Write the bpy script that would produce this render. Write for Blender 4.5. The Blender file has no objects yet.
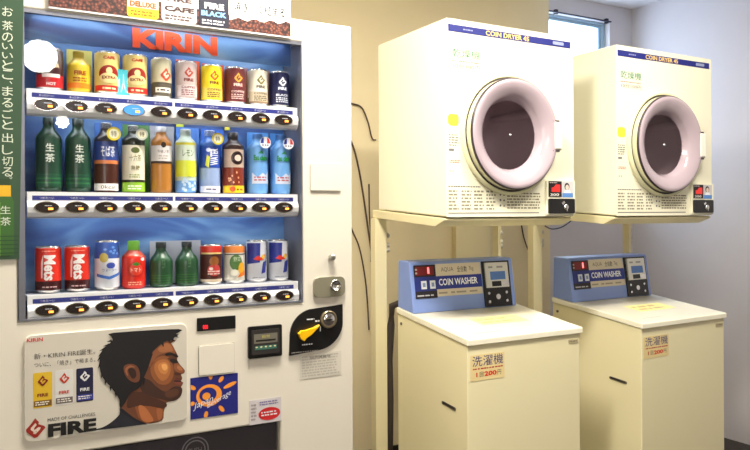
import bpy, math, random
from mathutils import Vector
from mathutils.geometry import tessellate_polygon
random.seed(7)
scn = bpy.context.scene
COL = scn.collection
PI = math.pi
# ------------------------------------------------------------------ camera model
EYE = 1.32; FPX = 730.0; YAW = math.radians(29.71); ROLL = math.radians(.27); CYP = 214.4
def at(px, py, Y):
    """point of the plane Y = const seen at a pixel of the 750x450 photograph -> (X, Z)"""
    a = px - 375; b = CYP - py
    r = (math.cos(ROLL)*a + math.sin(ROLL)*b)/FPX; u = (-math.sin(ROLL)*a + math.cos(ROLL)*b)/FPX
    c, s = math.cos(YAW), math.sin(YAW)
    x, y = c*r + s, -s*r + c
    return (x*Y/y, EYE + u*Y/y)
cam = bpy.data.cameras.new('camera'); camo = bpy.data.objects.new('camera', cam); COL.objects.link(camo)
camo.location = (0, 0, EYE); camo.rotation_mode = 'XYZ'
from mathutils import Matrix
M = Matrix.Rotation(-YAW, 4, 'Z') @ Matrix.Rotation(PI/2, 4, 'X') @ Matrix.Rotation(-ROLL, 4, 'Z')
camo.matrix_world = Matrix.Translation((0, 0, EYE)) @ M
cam.sensor_width = 36; cam.lens = 36*FPX/750; cam.clip_start = .02
cam.shift_y = (CYP-225)/750
scn.camera = camo
# ------------------------------------------------------------------ materials
def lin(c):
    return tuple(((v/255)/12.92 if v <= 10 else ((v/255+.055)/1.055)**2.4) for v in c) + (1,)
MATS = {}
def mat(name, rgb, rough=.5, metal=0, emis=0, coat=0, noise=0, spec=.5):
    if name in MATS: return MATS[name]
    m = bpy.data.materials.new(name); m.use_nodes = True
    nt = m.node_tree; b = nt.nodes['Principled BSDF']
    b.inputs['Base Color'].default_value = lin(rgb)
    b.inputs['Roughness'].default_value = rough; b.inputs['Metallic'].default_value = metal
    b.inputs['Specular IOR Level'].default_value = spec
    b.inputs['Coat Weight'].default_value = coat
    if emis:
        b.inputs['Emission Color'].default_value = lin(rgb); b.inputs['Emission Strength'].default_value = emis
    if noise:
        tc = nt.nodes.new('ShaderNodeTexCoord'); n = nt.nodes.new('ShaderNodeTexNoise'); n.inputs['Scale'].default_value = 6
        n.inputs['Detail'].default_value = 4
        mx = nt.nodes.new('ShaderNodeMix'); mx.data_type = 'RGBA'
        mx.inputs[6].default_value = lin(tuple(v*(1-noise) for v in rgb)); mx.inputs[7].default_value = lin(rgb)
        nt.links.new(tc.outputs['Object'], n.inputs['Vector']); nt.links.new(n.outputs[0], mx.inputs[0]); nt.links.new(mx.outputs[2], b.inputs['Base Color'])
    MATS[name] = m
    return m
def ink(rgb, rough=.55):
    return mat('ink_%d_%d_%d' % rgb, rgb, rough)
def glass_mat(name, tint, refl=1.0, ior=1.45, rough=0.0):
    m = bpy.data.materials.new(name); m.use_nodes = True; nt = m.node_tree
    for n in list(nt.nodes): nt.nodes.remove(n)
    o = nt.nodes.new('ShaderNodeOutputMaterial'); t = nt.nodes.new('ShaderNodeBsdfTransparent'); g = nt.nodes.new('ShaderNodeBsdfGlossy')
    mx = nt.nodes.new('ShaderNodeMixShader'); fr = nt.nodes.new('ShaderNodeFresnel'); mu = nt.nodes.new('ShaderNodeMath'); mu.operation = 'MULTIPLY'
    t.inputs[0].default_value = tint; g.inputs['Roughness'].default_value = rough; fr.inputs[0].default_value = ior; mu.inputs[1].default_value = refl
    ge = nt.nodes.new('ShaderNodeNewGeometry'); iv = nt.nodes.new('ShaderNodeMath'); iv.operation = 'SUBTRACT'; iv.inputs[0].default_value = 1
    m2 = nt.nodes.new('ShaderNodeMath'); m2.operation = 'MULTIPLY'      # a pane reflects at its outer face, no false total reflection inside
    nt.links.new(ge.outputs['Backfacing'], iv.inputs[1]); nt.links.new(fr.outputs[0], mu.inputs[0]); nt.links.new(mu.outputs[0], m2.inputs[0]); nt.links.new(iv.outputs[0], m2.inputs[1]); nt.links.new(m2.outputs[0], mx.inputs[0]); nt.links.new(t.outputs[0], mx.inputs[1]); nt.links.new(g.outputs[0], mx.inputs[2])
    nt.links.new(mx.outputs[0], o.inputs[0]); MATS[name] = m
    return m
def pattern_mat(name, stops, scale, kind='noise', rough=.6, stretch=(1, 1, 1), distort=0, detail=3, emis=0):
    m = bpy.data.materials.new(name); m.use_nodes = True; nt = m.node_tree; b = nt.nodes['Principled BSDF']
    tc = nt.nodes.new('ShaderNodeTexCoord'); mp = nt.nodes.new('ShaderNodeMapping'); mp.inputs['Scale'].default_value = stretch
    if kind == 'noise':
        n = nt.nodes.new('ShaderNodeTexNoise'); n.inputs['Distortion'].default_value = distort; n.inputs['Detail'].default_value = detail
    else:
        n = nt.nodes.new('ShaderNodeTexVoronoi')
    n.inputs['Scale'].default_value = scale
    cr = nt.nodes.new('ShaderNodeValToRGB'); el = cr.color_ramp.elements
    el[0].position, el[0].color = stops[0][0], lin(stops[0][1]); el[1].position, el[1].color = stops[-1][0], lin(stops[-1][1])
    for p, c in stops[1:-1]:
        e = el.new(p); e.color = lin(c)
    nt.links.new(tc.outputs['Object'], mp.inputs[0]); nt.links.new(mp.outputs[0], n.inputs['Vector']); nt.links.new(n.outputs[0], cr.inputs[0])
    nt.links.new(cr.outputs[0], b.inputs['Base Color']); b.inputs['Roughness'].default_value = rough
    if emis:
        nt.links.new(cr.outputs[0], b.inputs['Emission Color']); b.inputs['Emission Strength'].default_value = emis
    MATS[name] = m
    return m
WHITE = (245, 245, 242); BLACK = (18, 18, 20)
m_vend = mat('vending_enamel', (226, 220, 207), .35)
m_dry = mat('dryer_enamel', (242, 239, 216), .35)
m_wash = mat('washer_enamel', (230, 221, 182), .4)
m_lid = mat('washer_lid_plastic', (240, 236, 216), .18)
m_post = mat('cream_steel', (226, 216, 176), .45)
m_steel = mat('steel', (190, 188, 180), .3, .9)
m_chrome = mat('chrome', (220, 220, 220), .12, 1)
m_dark = mat('black_plastic', (20, 20, 22), .35)
m_rail = mat('rail_white_plastic', (246, 246, 246), .25)
m_frame = mat('display_frame_grey', (128, 130, 142), .35, .5)
m_blue = mat('washer_console_blue', (126, 150, 214), .4)
m_glass = glass_mat('display_glass', (.985, .99, 1, 1), .8)
m_pane = glass_mat('window_glass', (.97, .98, 1, 1), .8)
m_dglass = glass_mat('door_glass', (.78, .72, .75, 1), .9, rough=.05)
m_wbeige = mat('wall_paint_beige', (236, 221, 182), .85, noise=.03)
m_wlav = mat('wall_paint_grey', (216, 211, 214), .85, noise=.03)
m_ceil = mat('ceiling_paint', (236, 232, 234), .9, noise=.02)
m_floor = mat('dark_floor', (52, 44, 40), .5, noise=.2)
m_base = mat('dark_baseboard', (40, 32, 28), .5)
m_ring = mat('door_ring_plastic', (182, 166, 176), .22, coat=.5)
m_gasket = mat('dark_gasket', (52, 40, 48), .4)
m_back = pattern_mat('display_backdrop', [(.28, (34, 50, 108)), (.46, (60, 98, 158)), (.60, (108, 150, 196)), (.8, (170, 196, 222))], 2.2, stretch=(1.2, 1, 3.2), distort=1.6, detail=2)
m_beans = pattern_mat('coffee_bean_print', [(0, (160, 100, 76)), (.35, (104, 52, 42)), (.7, (40, 18, 18))], 150, 'voronoi')
# ------------------------------------------------------------------ mesh builder
_T = {}
def text_tris(s, bold=0.0):
    key = (s, bold)
    if key in _T: return _T[key]
    cu = bpy.data.curves.new('t', 'FONT'); cu.body = s; cu.size = 1; cu.offset = bold; cu.resolution_u = 2
    ob = bpy.data.objects.new('t', cu); COL.objects.link(ob)
    dg = bpy.context.evaluated_depsgraph_get(); dg.update()
    ev = ob.evaluated_get(dg); me = ev.to_mesh(); me.calc_loop_triangles()
    vs = [(v.co.x, v.co.y) for v in me.vertices]; ts = [tuple(t.vertices) for t in me.loop_triangles]
    ev.to_mesh_clear(); bpy.data.objects.remove(ob); bpy.data.curves.remove(cu)
    if vs:
        x0 = min(v[0] for v in vs); x1 = max(v[0] for v in vs); y0 = min(v[1] for v in vs); y1 = max(v[1] for v in vs)
        vs = [((v[0]-x0)/max(x1-x0, 1e-6), (v[1]-y0)/max(y1-y0, 1e-6)) for v in vs]
    _T[key] = (vs, ts)
    return _T[key]
def plane(Y):
    return lambda u, v, h: (u, Y-h, v)
class MB:
    def __init__(s): s.v = []; s.f = []; s.m = []; s.sm = []; s.mats = []
    def mi(s, m):
        if m not in s.mats: s.mats.append(m)
        return s.mats.index(m)
    def add(s, vs, fs, m, smooth=False):
        o = len(s.v); s.v += [tuple(v) for v in vs]; k = s.mi(m)
        for f in fs: s.f.append([i+o for i in f]); s.m.append(k); s.sm.append(smooth)
        return s
    def box(s, x0, x1, y0, y1, z0, z1, m):
        v = [(x, y, z) for x in (x0, x1) for y in (y0, y1) for z in (z0, z1)]
        return s.add(v, [(0, 1, 3, 2), (4, 6, 7, 5), (0, 4, 5, 1), (2, 3, 7, 6), (0, 2, 6, 4), (1, 5, 7, 3)], m)
    def prism_x(s, x0, x1, yz, m):
        n = len(yz); v = [(x0, y, z) for y, z in yz] + [(x1, y, z) for y, z in yz]
        return s.add(v, [tuple(range(n)), tuple(range(2*n-1, n-1, -1))] + [(i, i+n, (i+1) % n+n, (i+1) % n) for i in range(n)], m)
    def poly(s, mp, pts, h, m, sub=None):
        tr = tessellate_polygon([[Vector((p[0], p[1], 0)) for p in pts]])
        T = [[pts[i] for i in t] for t in tr]
        return s.tris(mp, T, h, m, sub)
    def tris(s, mp, T, h, m, sub=None):
        if sub:
            out = []; st = list(T)
            while st:
                t = st.pop(); e = [max(abs(t[i][0]-t[(i+1) % 3][0]), 1e-9) for i in range(3)]
                k = e.index(max(e))
                if e[k] > sub:
                    a, b, c = t[k], t[(k+1) % 3], t[(k+2) % 3]; q = ((a[0]+b[0])/2, (a[1]+b[1])/2)
                    st += [[a, q, c], [q, b, c]]
                else: out.append(t)
            T = out
        vs = []; fs = []
        for t in T:
            a = (t[1][0]-t[0][0])*(t[2][1]-t[0][1])-(t[2][0]-t[0][0])*(t[1][1]-t[0][1])
            if a < 0: t = [t[0], t[2], t[1]]
            fs.append((len(vs), len(vs)+1, len(vs)+2)); vs += [mp(p[0], p[1], h) for p in t]
        return s.add(vs, fs, m)
    def rect(s, mp, x0, x1, z0, z1, h, m, sub=None):
        return s.poly(mp, [(x0, z0), (x1, z0), (x1, z1), (x0, z1)], h, m, sub)
    def slab(s, mp, pts, h0, h1, m):
        a = sum(pts[i][0]*pts[(i+1) % len(pts)][1]-pts[(i+1) % len(pts)][0]*pts[i][1] for i in range(len(pts)))
        if a < 0: pts = pts[::-1]
        s.poly(mp, pts, h1, m); n = len(pts)
        v = [mp(p[0], p[1], h0) for p in pts] + [mp(p[0], p[1], h1) for p in pts]
        return s.add(v, [(i, (i+1) % n, (i+1) % n+n, i+n) for i in range(n)], m)
    def text(s, mp, st, x0, x1, z0, z1, h, m, bold=0.0, sub=None, shear=0, rot=0):
        vs, ts = text_tris(st, bold); w, k = x1-x0, z1-z0
        if rot: P = [(x0+w*v[1], z1-k*v[0]) for v in vs] if rot > 0 else [(x1-w*v[1], z0+k*v[0]) for v in vs]
        else: P = [(x0+w*v[0]+shear*k*v[1], z0+k*v[1]) for v in vs]
        return s.tris(mp, [[P[i] for i in t] for t in ts], h, m, sub)
    def micro(s, mp, x0, x1, z0, z1, rows, h, m, fill=.8, sub=None):
        dz = (z1-z0)/rows
        for r in range(rows):
            x = x0; zz = z1-dz*(r+.75); end = x1-(x1-x0)*random.random()*.3*(1-fill)*2
            while x < end:
                w = dz*random.uniform(.5, 1.6); w = min(w, end-x)
                if w > dz*.2: s.rect(mp, x, x+w, zz, zz+dz*.5, h, m, sub)
                x += w+dz*random.uniform(.15, .5)
        return s
    def lathe(s, prof, mats, c=(0, 0, 0), axis='z', n=28, smooth=True):
        """prof: (radius, position along the axis); mats: one or one per segment"""
        vs = []
        for r, t in prof:
            for i in range(n):
                a = 2*PI*i/n; p, q = r*math.cos(a), r*math.sin(a)
                vs.append((c[0]+p, c[1]+q, c[2]+t) if axis == 'z' else (c[0]+p, c[1]+t, c[2]+q) if axis == 'y' else (c[0]+t, c[1]+p, c[2]+q))
        for j in range(len(prof)-1):
            mm = mats[j] if isinstance(mats, (list, tuple)) else mats
            o = len(s.v)
            ring = [vs[j*n+i] for i in range(n)] + [vs[(j+1)*n+i] for i in range(n)]
            s.add(ring, [(i, (i+1) % n, (i+1) % n+n, i+n) for i in range(n)], mm, smooth)
        return s
    def tube(s, pts, r, m, n=8):
        P = [Vector(p) for p in pts]; rings = []
        for i, p in enumerate(P):
            d = (P[min(i+1, len(P)-1)]-P[max(i-1, 0)]).normalized()
            a = d.cross(Vector((0, 0, 1)) if abs(d.z) < .9 else Vector((1, 0, 0))).normalized(); b = d.cross(a)
            rings += [tuple(p+a*r*math.cos(2*PI*k/n)+b*r*math.sin(2*PI*k/n)) for k in range(n)]
        fs = [(i*n+k, i*n+(k+1) % n, (i+1)*n+(k+1) % n, (i+1)*n+k) for i in range(len(P)-1) for k in range(n)]
        fs += [tuple(range(n))[::-1], tuple(range((len(P)-1)*n, len(P)*n))]
        return s.add(rings, fs, m, True)
    def panel(s, xs, zs, holes, y0, y1, m):
        """board between y0 (front) and y1 with rectangular holes given as cell indices"""
        nx, nz = len(xs)-1, len(zs)-1
        solid = lambda i, j: 0 <= i < nx and 0 <= j < nz and (i, j) not in holes
        for i in range(nx):
            for j in range(nz):
                if not solid(i, j): continue
                a, b, c, d = xs[i], xs[i+1], zs[j], zs[j+1]
                s.add([(a, y0, c), (b, y0, c), (b, y0, d), (a, y0, d)], [(0, 1, 2, 3)], m)
                s.add([(a, y1, c), (b, y1, c), (b, y1, d), (a, y1, d)], [(3, 2, 1, 0)], m)
                if not solid(i-1, j): s.add([(a, y0, c), (a, y0, d), (a, y1, d), (a, y1, c)], [(0, 1, 2, 3)], m)
                if not solid(i+1, j): s.add([(b, y0, c), (b, y0, d), (b, y1, d), (b, y1, c)], [(3, 2, 1, 0)], m)
                if not solid(i, j-1): s.add([(a, y0, c), (b, y0, c), (b, y1, c), (a, y1, c)], [(3, 2, 1, 0)], m)
                if not solid(i, j+1): s.add([(a, y0, d), (b, y0, d), (b, y1, d), (a, y1, d)], [(0, 1, 2, 3)], m)
        return s
    def build(s, name, parent=None, bevel=0, merge=False, local=False):
        root = parent
        while root is not None and root.parent: root = root.parent
        off = root.location if (root is not None and not local) else Vector((0, 0, 0))
        me = bpy.data.meshes.new(name)
        me.from_pydata([(x-off[0], y-off[1], z-off[2]) for x, y, z in s.v], [], s.f)
        for m in s.mats: me.materials.append(m)
        for p, k, sm in zip(me.polygons, s.m, s.sm): p.material_index = k; p.use_smooth = sm
        if merge or bevel or any(s.sm):
            import bmesh
            bm = bmesh.new(); bm.from_mesh(me); bmesh.ops.remove_doubles(bm, verts=bm.verts, dist=1e-5)
            bmesh.ops.recalc_face_normals(bm, faces=bm.faces) if merge or bevel else None
            bm.to_mesh(me); bm.free()
        o = bpy.data.objects.new(name, me); COL.objects.link(o)
        if parent is not None: o.parent = parent
        if bevel:
            b = o.modifiers.new('bevel', 'BEVEL'); b.width = bevel; b.segments = 3; b.limit_method = 'ANGLE'; b.angle_limit = math.radians(35)
            b.harden_normals = False
        return o
def tag(o, label, cat, group=None):
    o['label'] = label; o['category'] = cat
    if group: o['group'] = group
    return o
def thing(name, loc, label, cat, group=None):
    o = bpy.data.objects.new(name, None); COL.objects.link(o); o.location = loc; o.empty_display_size = .1
    return tag(o, label, cat, group)
def struct(o): o['kind'] = 'structure'; return o
def copy_tree(o, parent=None):
    c = o.copy(); COL.objects.link(c); c.parent = parent
    for ch in [x for x in bpy.data.objects if x.parent == o]: copy_tree(ch, c)
    return c
def rrect(x0, x1, z0, z1, r, n=6, corners=(1, 1, 1, 1)):
    out = []
    for k, (cx, cz, a) in enumerate(((x1-r, z1-r, 0), (x0+r, z1-r, 90), (x0+r, z0+r, 180), (x1-r, z0+r, 270))):
        if corners[k]: out += [(cx+r*math.cos(math.radians(a+90*i/n)), cz+r*math.sin(math.radians(a+90*i/n))) for i in range(n+1)]
        else: out.append(((x1, z1), (x0, z1), (x0, z0), (x1, z0))[k])
    return out
def ell(cx, cz, a, b, n=28): return [(cx+a*math.cos(2*PI*i/n), cz+b*math.sin(2*PI*i/n)) for i in range(n)]
def tr(pts, cx, cz, k, rot=0):
    c, s = math.cos(rot), math.sin(rot)
    return [(cx+k*(p[0]*c-p[1]*s), cz+k*(p[0]*s+p[1]*c)) for p in pts]
def flame(mb, mp, cx, cz, k, h, m1, m0, sub=None):
    """diamond shaped flame emblem: curl in m1 with the gap of colour m0"""
    d = [(0, 1), (.35, .55), (.3, .35), (.85, .1), (.95, -.1), (.2, -.95), (-.1, -1), (-.8, -.3), (-.85, -.05), (-.35, .5)]
    mb.poly(mp, tr(d, cx, cz, k), h, m1, sub)
    g = [(.02, .5), (.14, .3), (-.1, 0), (-.08, -.2), (.3, .05), (.5, .0), (.45, -.2), (.02, -.62), (-.2, -.55), (.15, -.3), (.1, -.42), (-.15, -.38), (-.42, -.12), (-.4, .05)]
    mb.poly(mp, tr(g, cx, cz, k), h+.0002, m0, sub)
# ================================================================== ROOM
XL, XR, YF, YB, YW, ZC = -2.6, 3.9, -5.2, 3.25, 3.37, 2.675
def slabbox(name, *a, m=None): return struct(MB().box(*a, m).build(name))
slabbox('floor', XL-.1, XR+.1, YF-.1, YW+.3, -.1, 0, m=m_floor)
slabbox('ceiling', XL-.1, XR+.1, YF-.1, YW+.3, ZC, ZC+.1, m=m_ceil)
slabbox('wall_back', XL, 3.05, YB, YW-.001, 0, ZC, m=m_wbeige)
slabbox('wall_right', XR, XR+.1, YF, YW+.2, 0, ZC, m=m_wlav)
slabbox('wall_left', XL-.1, XL, YF, YW, 0, ZC, m=m_wbeige)
slabbox('wall_front', XL, XR, YF-.1, YF, 0, ZC, m=m_wbeige)
WX0, WX1, WZ0, WZ1 = 2.5, 3.69, 1.5, 2.565
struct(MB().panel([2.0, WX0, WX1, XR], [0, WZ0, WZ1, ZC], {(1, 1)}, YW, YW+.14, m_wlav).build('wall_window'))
w = MB(); m_alu = mat('window_aluminium', (170, 196, 214), .35, .3)
w.panel([WX0+.0005, WX0+.03, WX1-.030, WX1-.0005], [WZ0+.0005, WZ0+.03, WZ1-.015, WZ1-.0005], {(1, 1)}, YW+.04, YW+.09, m_alu)
wo = struct(w.build('window_1'))
sh = MB(); sh.panel([2.9, 2.93, WX1-.052, WX1-.0305], [WZ0+.031, WZ0+.06, WZ1-.032, WZ1-.0155], {(1, 1)}, YW+.05, YW+.07, m_alu)
sh.build('window_sash', wo)
MB().box(2.9305, WX1-.0525, YW+.058, YW+.062, WZ0+.0605, WZ1-.0325, m_pane).build('window_pane', wo)
struct(MB().box(XL, 3.05, YB-.012, YB-.0005, 0, .12, m_base).build('baseboard_back'))
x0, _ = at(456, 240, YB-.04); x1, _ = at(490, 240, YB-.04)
m_strip = mat('raised_strip_cream', (236, 222, 178), .7)
struct(MB().box(x0, x1, YB-.04, YB-.001, .12, 1.95, m_strip).build('raised_strip_1', bevel=.004))  # shallow cream strip standing out from the back wall
# curtain rail over the window
cr = thing('curtain_rail', (3.3, YW, 2.57), 'slim dark curtain rail fixed above the daylit window', 'curtain rail')
a = at(549, 10.5, YW-.03); b = at(611, 20.0, YW-.03)
MB().box(2.6, b[0], YW-.036, YW-.022, a[1]-.006, a[1]+.002, mat('dark_rail', (40, 36, 50), .5)).build('rail', cr, bevel=.002)
for xx in (2.7, 3.2, b[0]-.03): MB().box(xx, xx+.02, YW-.02, YW-.0005, a[1]-.01, a[1]+.02, m_dark).build('bracket', cr)
# small lever latch on sash top
# ================================================================== VENDING MACHINE
VX0, VX1, VY, VZ = -.075, .9285, 1.751, 1.83
DX0, DX1, DZ0, DZ1 = .1115, .781, 1.0915, 1.771
OX0, OX1, OZ1 = .20, .7165, .790
vm = thing('vending_machine', (.42, 2.1, 0), 'tall off-white drink vending machine with a glass display of cans and bottles', 'vending machine')
PV = plane(VY)
c = MB(); c.box(VX0, VX1, VY+.16, 2.5, .06, VZ, m_vend); c.build('cabinet', vm, bevel=.004)
MB().box(VX0+.03, VX1-.03, VY+.1, 2.45, 0, .059, m_dark).build('plinth', vm)
d = MB().panel([VX0, DX0, OX0, OX1, DX1, VX1], [.06, .42, OZ1, DZ0, VZ-.059, VZ], {(1, 3), (2, 3), (3, 3), (2, 1)}, VY, VY+.155, m_vend)
d.build('door', vm, bevel=.005)
f = MB(); f.panel([DX0+.0005, DX0+.014, DX1-.003, DX1-.0005], [DZ0+.0005, DZ0+.004, DZ1-.0085, DZ1-.0005], {(1, 1)}, VY-.002, VY+.010, m_frame)
f.build('display_frame', vm)
for xa_, xb_ in ((DX0+.0005, DX0+.004), (DX1-.003, DX1-.0005)): MB().box(xa_, xb_, VY+.0105, VY+.117, DZ0+.0005, DZ1-.0005, m_frame).build('side_liner', vm)
MB().box(DX0+.0145, DX1-.0035, VY+.004, VY+.007, DZ0+.0045, DZ1-.009, m_glass).build('display_glass', vm)
MB().box(DX0+.001, DX1-.001, VY+.118, VY+.122, DZ0+.001, DZ1-.001, m_back).build('backdrop', vm)
# shelves with rails and buttons
RC = [1.5667, 1.3396, 1.1114]
BX = [.1695+.06266*i for i in range(10)]
m_btn = mat('button_smoked', (44, 36, 36), .2); m_btnb = mat('button_blue_lit', (70, 140, 220), .2, emis=.5); m_or = mat('button_lamp_orange', (255, 150, 60), .4, emis=2.2)
m_navy = ink((34, 44, 128)); m_wt = ink((225, 228, 235))
rail_parts = []
for r, zc in enumerate(RC):
    MB().box(DX0+.016, DX1-.016, VY+.0295, VY+.117, zc+.022, zc+.0345, mat('shelf_grey', (150, 155, 170), .4)).build('shelf', vm)
    g = MB(); X0, X1 = DX0+.019, DX1-.006
    yz = [(VY+.029, zc+.034), (VY+.017, zc+.034), (VY+.017, zc+.012), (VY+.0125, zc+.009), (VY+.010, zc), (VY+.0115, zc-.012), (VY+.017, zc-.021), (VY+.0275, zc-.025), (VY+.029, zc-.025)]
    g.prism_x(X0, X1, yz[::-1], m_rail)
    P = plane(VY+.017)
    for k in range(2):
        xa = BX[5*k]-.0285; xb = BX[5*k+4]+.0285
        g.rect(P, xa, xb, zc+.0155, zc+.0255, .0004, m_navy)
    for x in BX:
        g.text(P, 'つめた〜い' if r else 'あったか〜い', x-.014, x+.016, zc+.0178, zc+.0232, .0007, m_wt)
    ro = g.build('button_rail', vm, merge=False)
    for i, x in enumerate(BX):
        q = MB(); PB = plane(VY+.0112)
        q.slab(PB, ell(x, zc-.0005, .0255, .0135), -.001, .002, m_chrome)
        q.poly(PB, ell(x, zc-.0005, .0235, .0117), .0023, m_btnb if (r == 0 and i == 3) else m_btn)
        q.micro(PB, x-.004, x+.012, zc+.0015, zc+.0045, 1, .0026, m_wt)
        q.rect(PB, x+.003, x+.013, zc-.0062, zc-.0012, .0026, m_or)
        q.build('button', ro)
for zl, yl, pw in ((DZ1-.0018, .022, .16), (DZ1-.0030, .060, .30), (RC[0]+.012, .040, .30), (RC[1]+.012, .040, .30)):
    l_ = bpy.data.lights.new('display_tube_light', 'AREA'); l_.shape = 'RECTANGLE'; l_.size = .60; l_.size_y = .012; l_.energy = pw; l_.color = (.93, .97, 1)
    lo_ = bpy.data.objects.new('display_tube_light', l_); COL.objects.link(lo_); lo_.location = ((DX0+DX1)/2, VY+yl, zl); lo_.rotation_euler = (math.radians(22), 0, 0)
# brand name above the top row
k = MB(); PK = plane(VY+.116)
HB = MB().box(DX0+.0145, DX1-.0145, VY+.040, VY+.043, 1.7125, DZ1-.0005, m_back).build('header_board', vm)
PK = plane(VY+.0395)
ka = at(132.5, 47.5, VY+.039); kb = at(217.5, 55.5, VY+.039)
k.text(PK, 'KIRIN', ka[0], kb[0], ka[1]+.001, 1.7665, .0008, mat('ink_red_orange', (240, 82, 30), .5), bold=.06)
k.build('brand_lettering', vm)
# backing cards behind the samples
def card(x0, x1, z0, z1, rgb, alpha=None):
    k = 1.855/1.80
    MB().box(x0*k, min(x1*k, DX1-.006), VY+.104, VY+.106, max(z0+.0015, min((c_+.0350 for c_ in RC), key=lambda q: abs(q-z0))), 1.32+(z1-1.32)*k, ink(rgb)).build('backing_card', vm)
# ------------- the printed poster on the lower door
fp = thing('advertising_poster', (.3, VY-.004, .95), 'printed coffee poster with a dark-haired man in profile, lower left of the vending machine', 'poster')
FX0, FX1, FZ0, FZ1 = .1235, .4745, .8300, 1.0595
o = MB(); o.slab(PV, rrect(FX0-.0015, FX1+.0015, FZ0-.0015, FZ1+.0015, .017), .0005, .0035, m_vend); o.build('bezel', fp, bevel=.0015)
o = MB(); PP = plane(VY-.0035)
o.slab(PP, rrect(FX0, FX1, FZ0, FZ1, .016), -.001, .0004, ink((206, 200, 188)))
Q = lambda x, y: at(95+x/4.284, 325+y/4.284, VY)
def trace(pts, h, rgb): 
    n_ = len(pts); sm = []
    for i in range(n_):
        p0, p1, p2, p3 = pts[i-1], pts[i], pts[(i+1) % n_], pts[(i+2) % n_]
        for t in (0, .33, .67):
            sm.append(tuple(.5*((2*p1[k])+(-p0[k]+p2[k])*t+(2*p0[k]-5*p1[k]+4*p2[k]-p3[k])*t*t+(-p0[k]+3*p1[k]-3*p2[k]+p3[k])*t**3) for k in (0, 1)))
    W_ = [Q(*p) for p in sm]
    o.poly(PP, [(min(max(x, FX0+.001), FX1-.001), min(max(z, FZ0+.001), FZ1-.001)) for x, z in W_], h, ink(rgb))
lim = lambda pts: pts
face = [(85, 60), (330, 60), (322, 78), (335, 95), (346, 116), (352, 130), (350, 148), (362, 168), (382, 192), (379, 205), (367, 211), (372, 226), (366, 238), (376, 246), (370, 258), (366, 268), (371, 284), (365, 302), (350, 317), (325, 325), (305, 331), (298, 350), (293, 372), (284, 408), (215, 421), (150, 400), (105, 352), (110, 300), (120, 200)]
trace(face, .0008, (104, 60, 38))
trace([(240, 112), (298, 68), (325, 78), (342, 112), (330, 124), (300, 120), (262, 134), (240, 175), (226, 165)], .0010, (134, 80, 50))
trace([(268, 98), (300, 76), (320, 84), (332, 108), (312, 114), (280, 116)], .0012, (160, 100, 62))
trace([(240, 168), (268, 136), (312, 134), (330, 168), (334, 215), (312, 250), (275, 252), (246, 225), (236, 195)], .0010, (140, 82, 46))
trace([(258, 160), (285, 146), (312, 152), (322, 190), (308, 226), (284, 238), (262, 215), (252, 185)], .0012, (170, 104, 56))
trace([(272, 165), (300, 158), (313, 180), (302, 208), (282, 205), (268, 186)], .0014, (196, 126, 68))
trace([(284, 168), (302, 166), (308, 182), (298, 194), (286, 186)], .0016, (226, 164, 96))
trace([(342, 160), (362, 170), (378, 192), (374, 203), (352, 200), (336, 184)], .0010, (140, 82, 50))
trace([(352, 172), (366, 180), (373, 192), (360, 192), (350, 184)], .0012, (176, 112, 72))
trace([(338, 202), (362, 204), (364, 212), (344, 214)], .0012, (74, 40, 28))
trace([(346, 224), (368, 229), (366, 236), (342, 236)], .0013, (96, 48, 38))
trace([(340, 241), (374, 246), (368, 254), (345, 252)], .0013, (124, 64, 50))
trace([(338, 236), (366, 238), (364, 242), (338, 241)], .0015, (44, 22, 20))
trace([(298, 122), (320, 116), (352, 128), (351, 138), (324, 128), (304, 130)], .0013, (28, 20, 20))
trace([(318, 148), (336, 144), (352, 152), (350, 162), (326, 159)], .0013, (34, 22, 20))
trace([(310, 140), (340, 138), (350, 148), (335, 144), (318, 150)], .0012, (84, 48, 32))
trace([(190, 235), (228, 232), (262, 262), (300, 284), (336, 262), (368, 266), (371, 284), (365, 302), (350, 317), (325, 325), (290, 318), (240, 305), (200, 285)], .0011, (60, 36, 28))
trace([(300, 286), (338, 272), (356, 278), (352, 298), (325, 310), (300, 304)], .0013, (84, 50, 34))
trace([(150, 290), (200, 286), (240, 306), (302, 332), (296, 352), (240, 345), (180, 345), (135, 350)], .0012, (70, 38, 26))
trace([(170, 335), (215, 340), (262, 352), (290, 360), (284, 400), (235, 415), (215, 418), (185, 395)], .0011, (134, 76, 44))
trace([(184, 345), (210, 348), (235, 380), (248, 408), (220, 416), (196, 398)], .0013, (176, 104, 60))
trace([(262, 356), (286, 362), (280, 400), (268, 404)], .0013, (160, 92, 54))
hair = [(78, 32), (355, 16), (345, 36), (356, 40), (338, 52), (330, 64), (308, 66), (285, 78), (262, 96), (244, 116), (236, 150), (222, 190), (205, 228), (192, 262), (150, 290), (128, 330), (106, 352), (102, 318), (85, 290), (64, 262), (44, 240), (26, 212), (18, 170), (20, 130), (28, 112), (40, 98), (60, 78), (74, 62), (68, 48)]
trace(hair, .0017, (18, 16, 20))
def spike(x, y, dx, dy, w_):
    k = math.hypot(dx, dy); nx, ny = -dy/k*w_, dx/k*w_
    W_ = [Q(x+nx, y+ny), Q(x-nx, y-ny), Q(x+dx, y+dy)]
    o.poly(PP, [(min(max(a_, FX0+.001), FX1-.001), min(max(b_, FZ0+.001), FZ1-.001)) for a_, b_ in W_], .0018, ink((18, 16, 20)))
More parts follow.
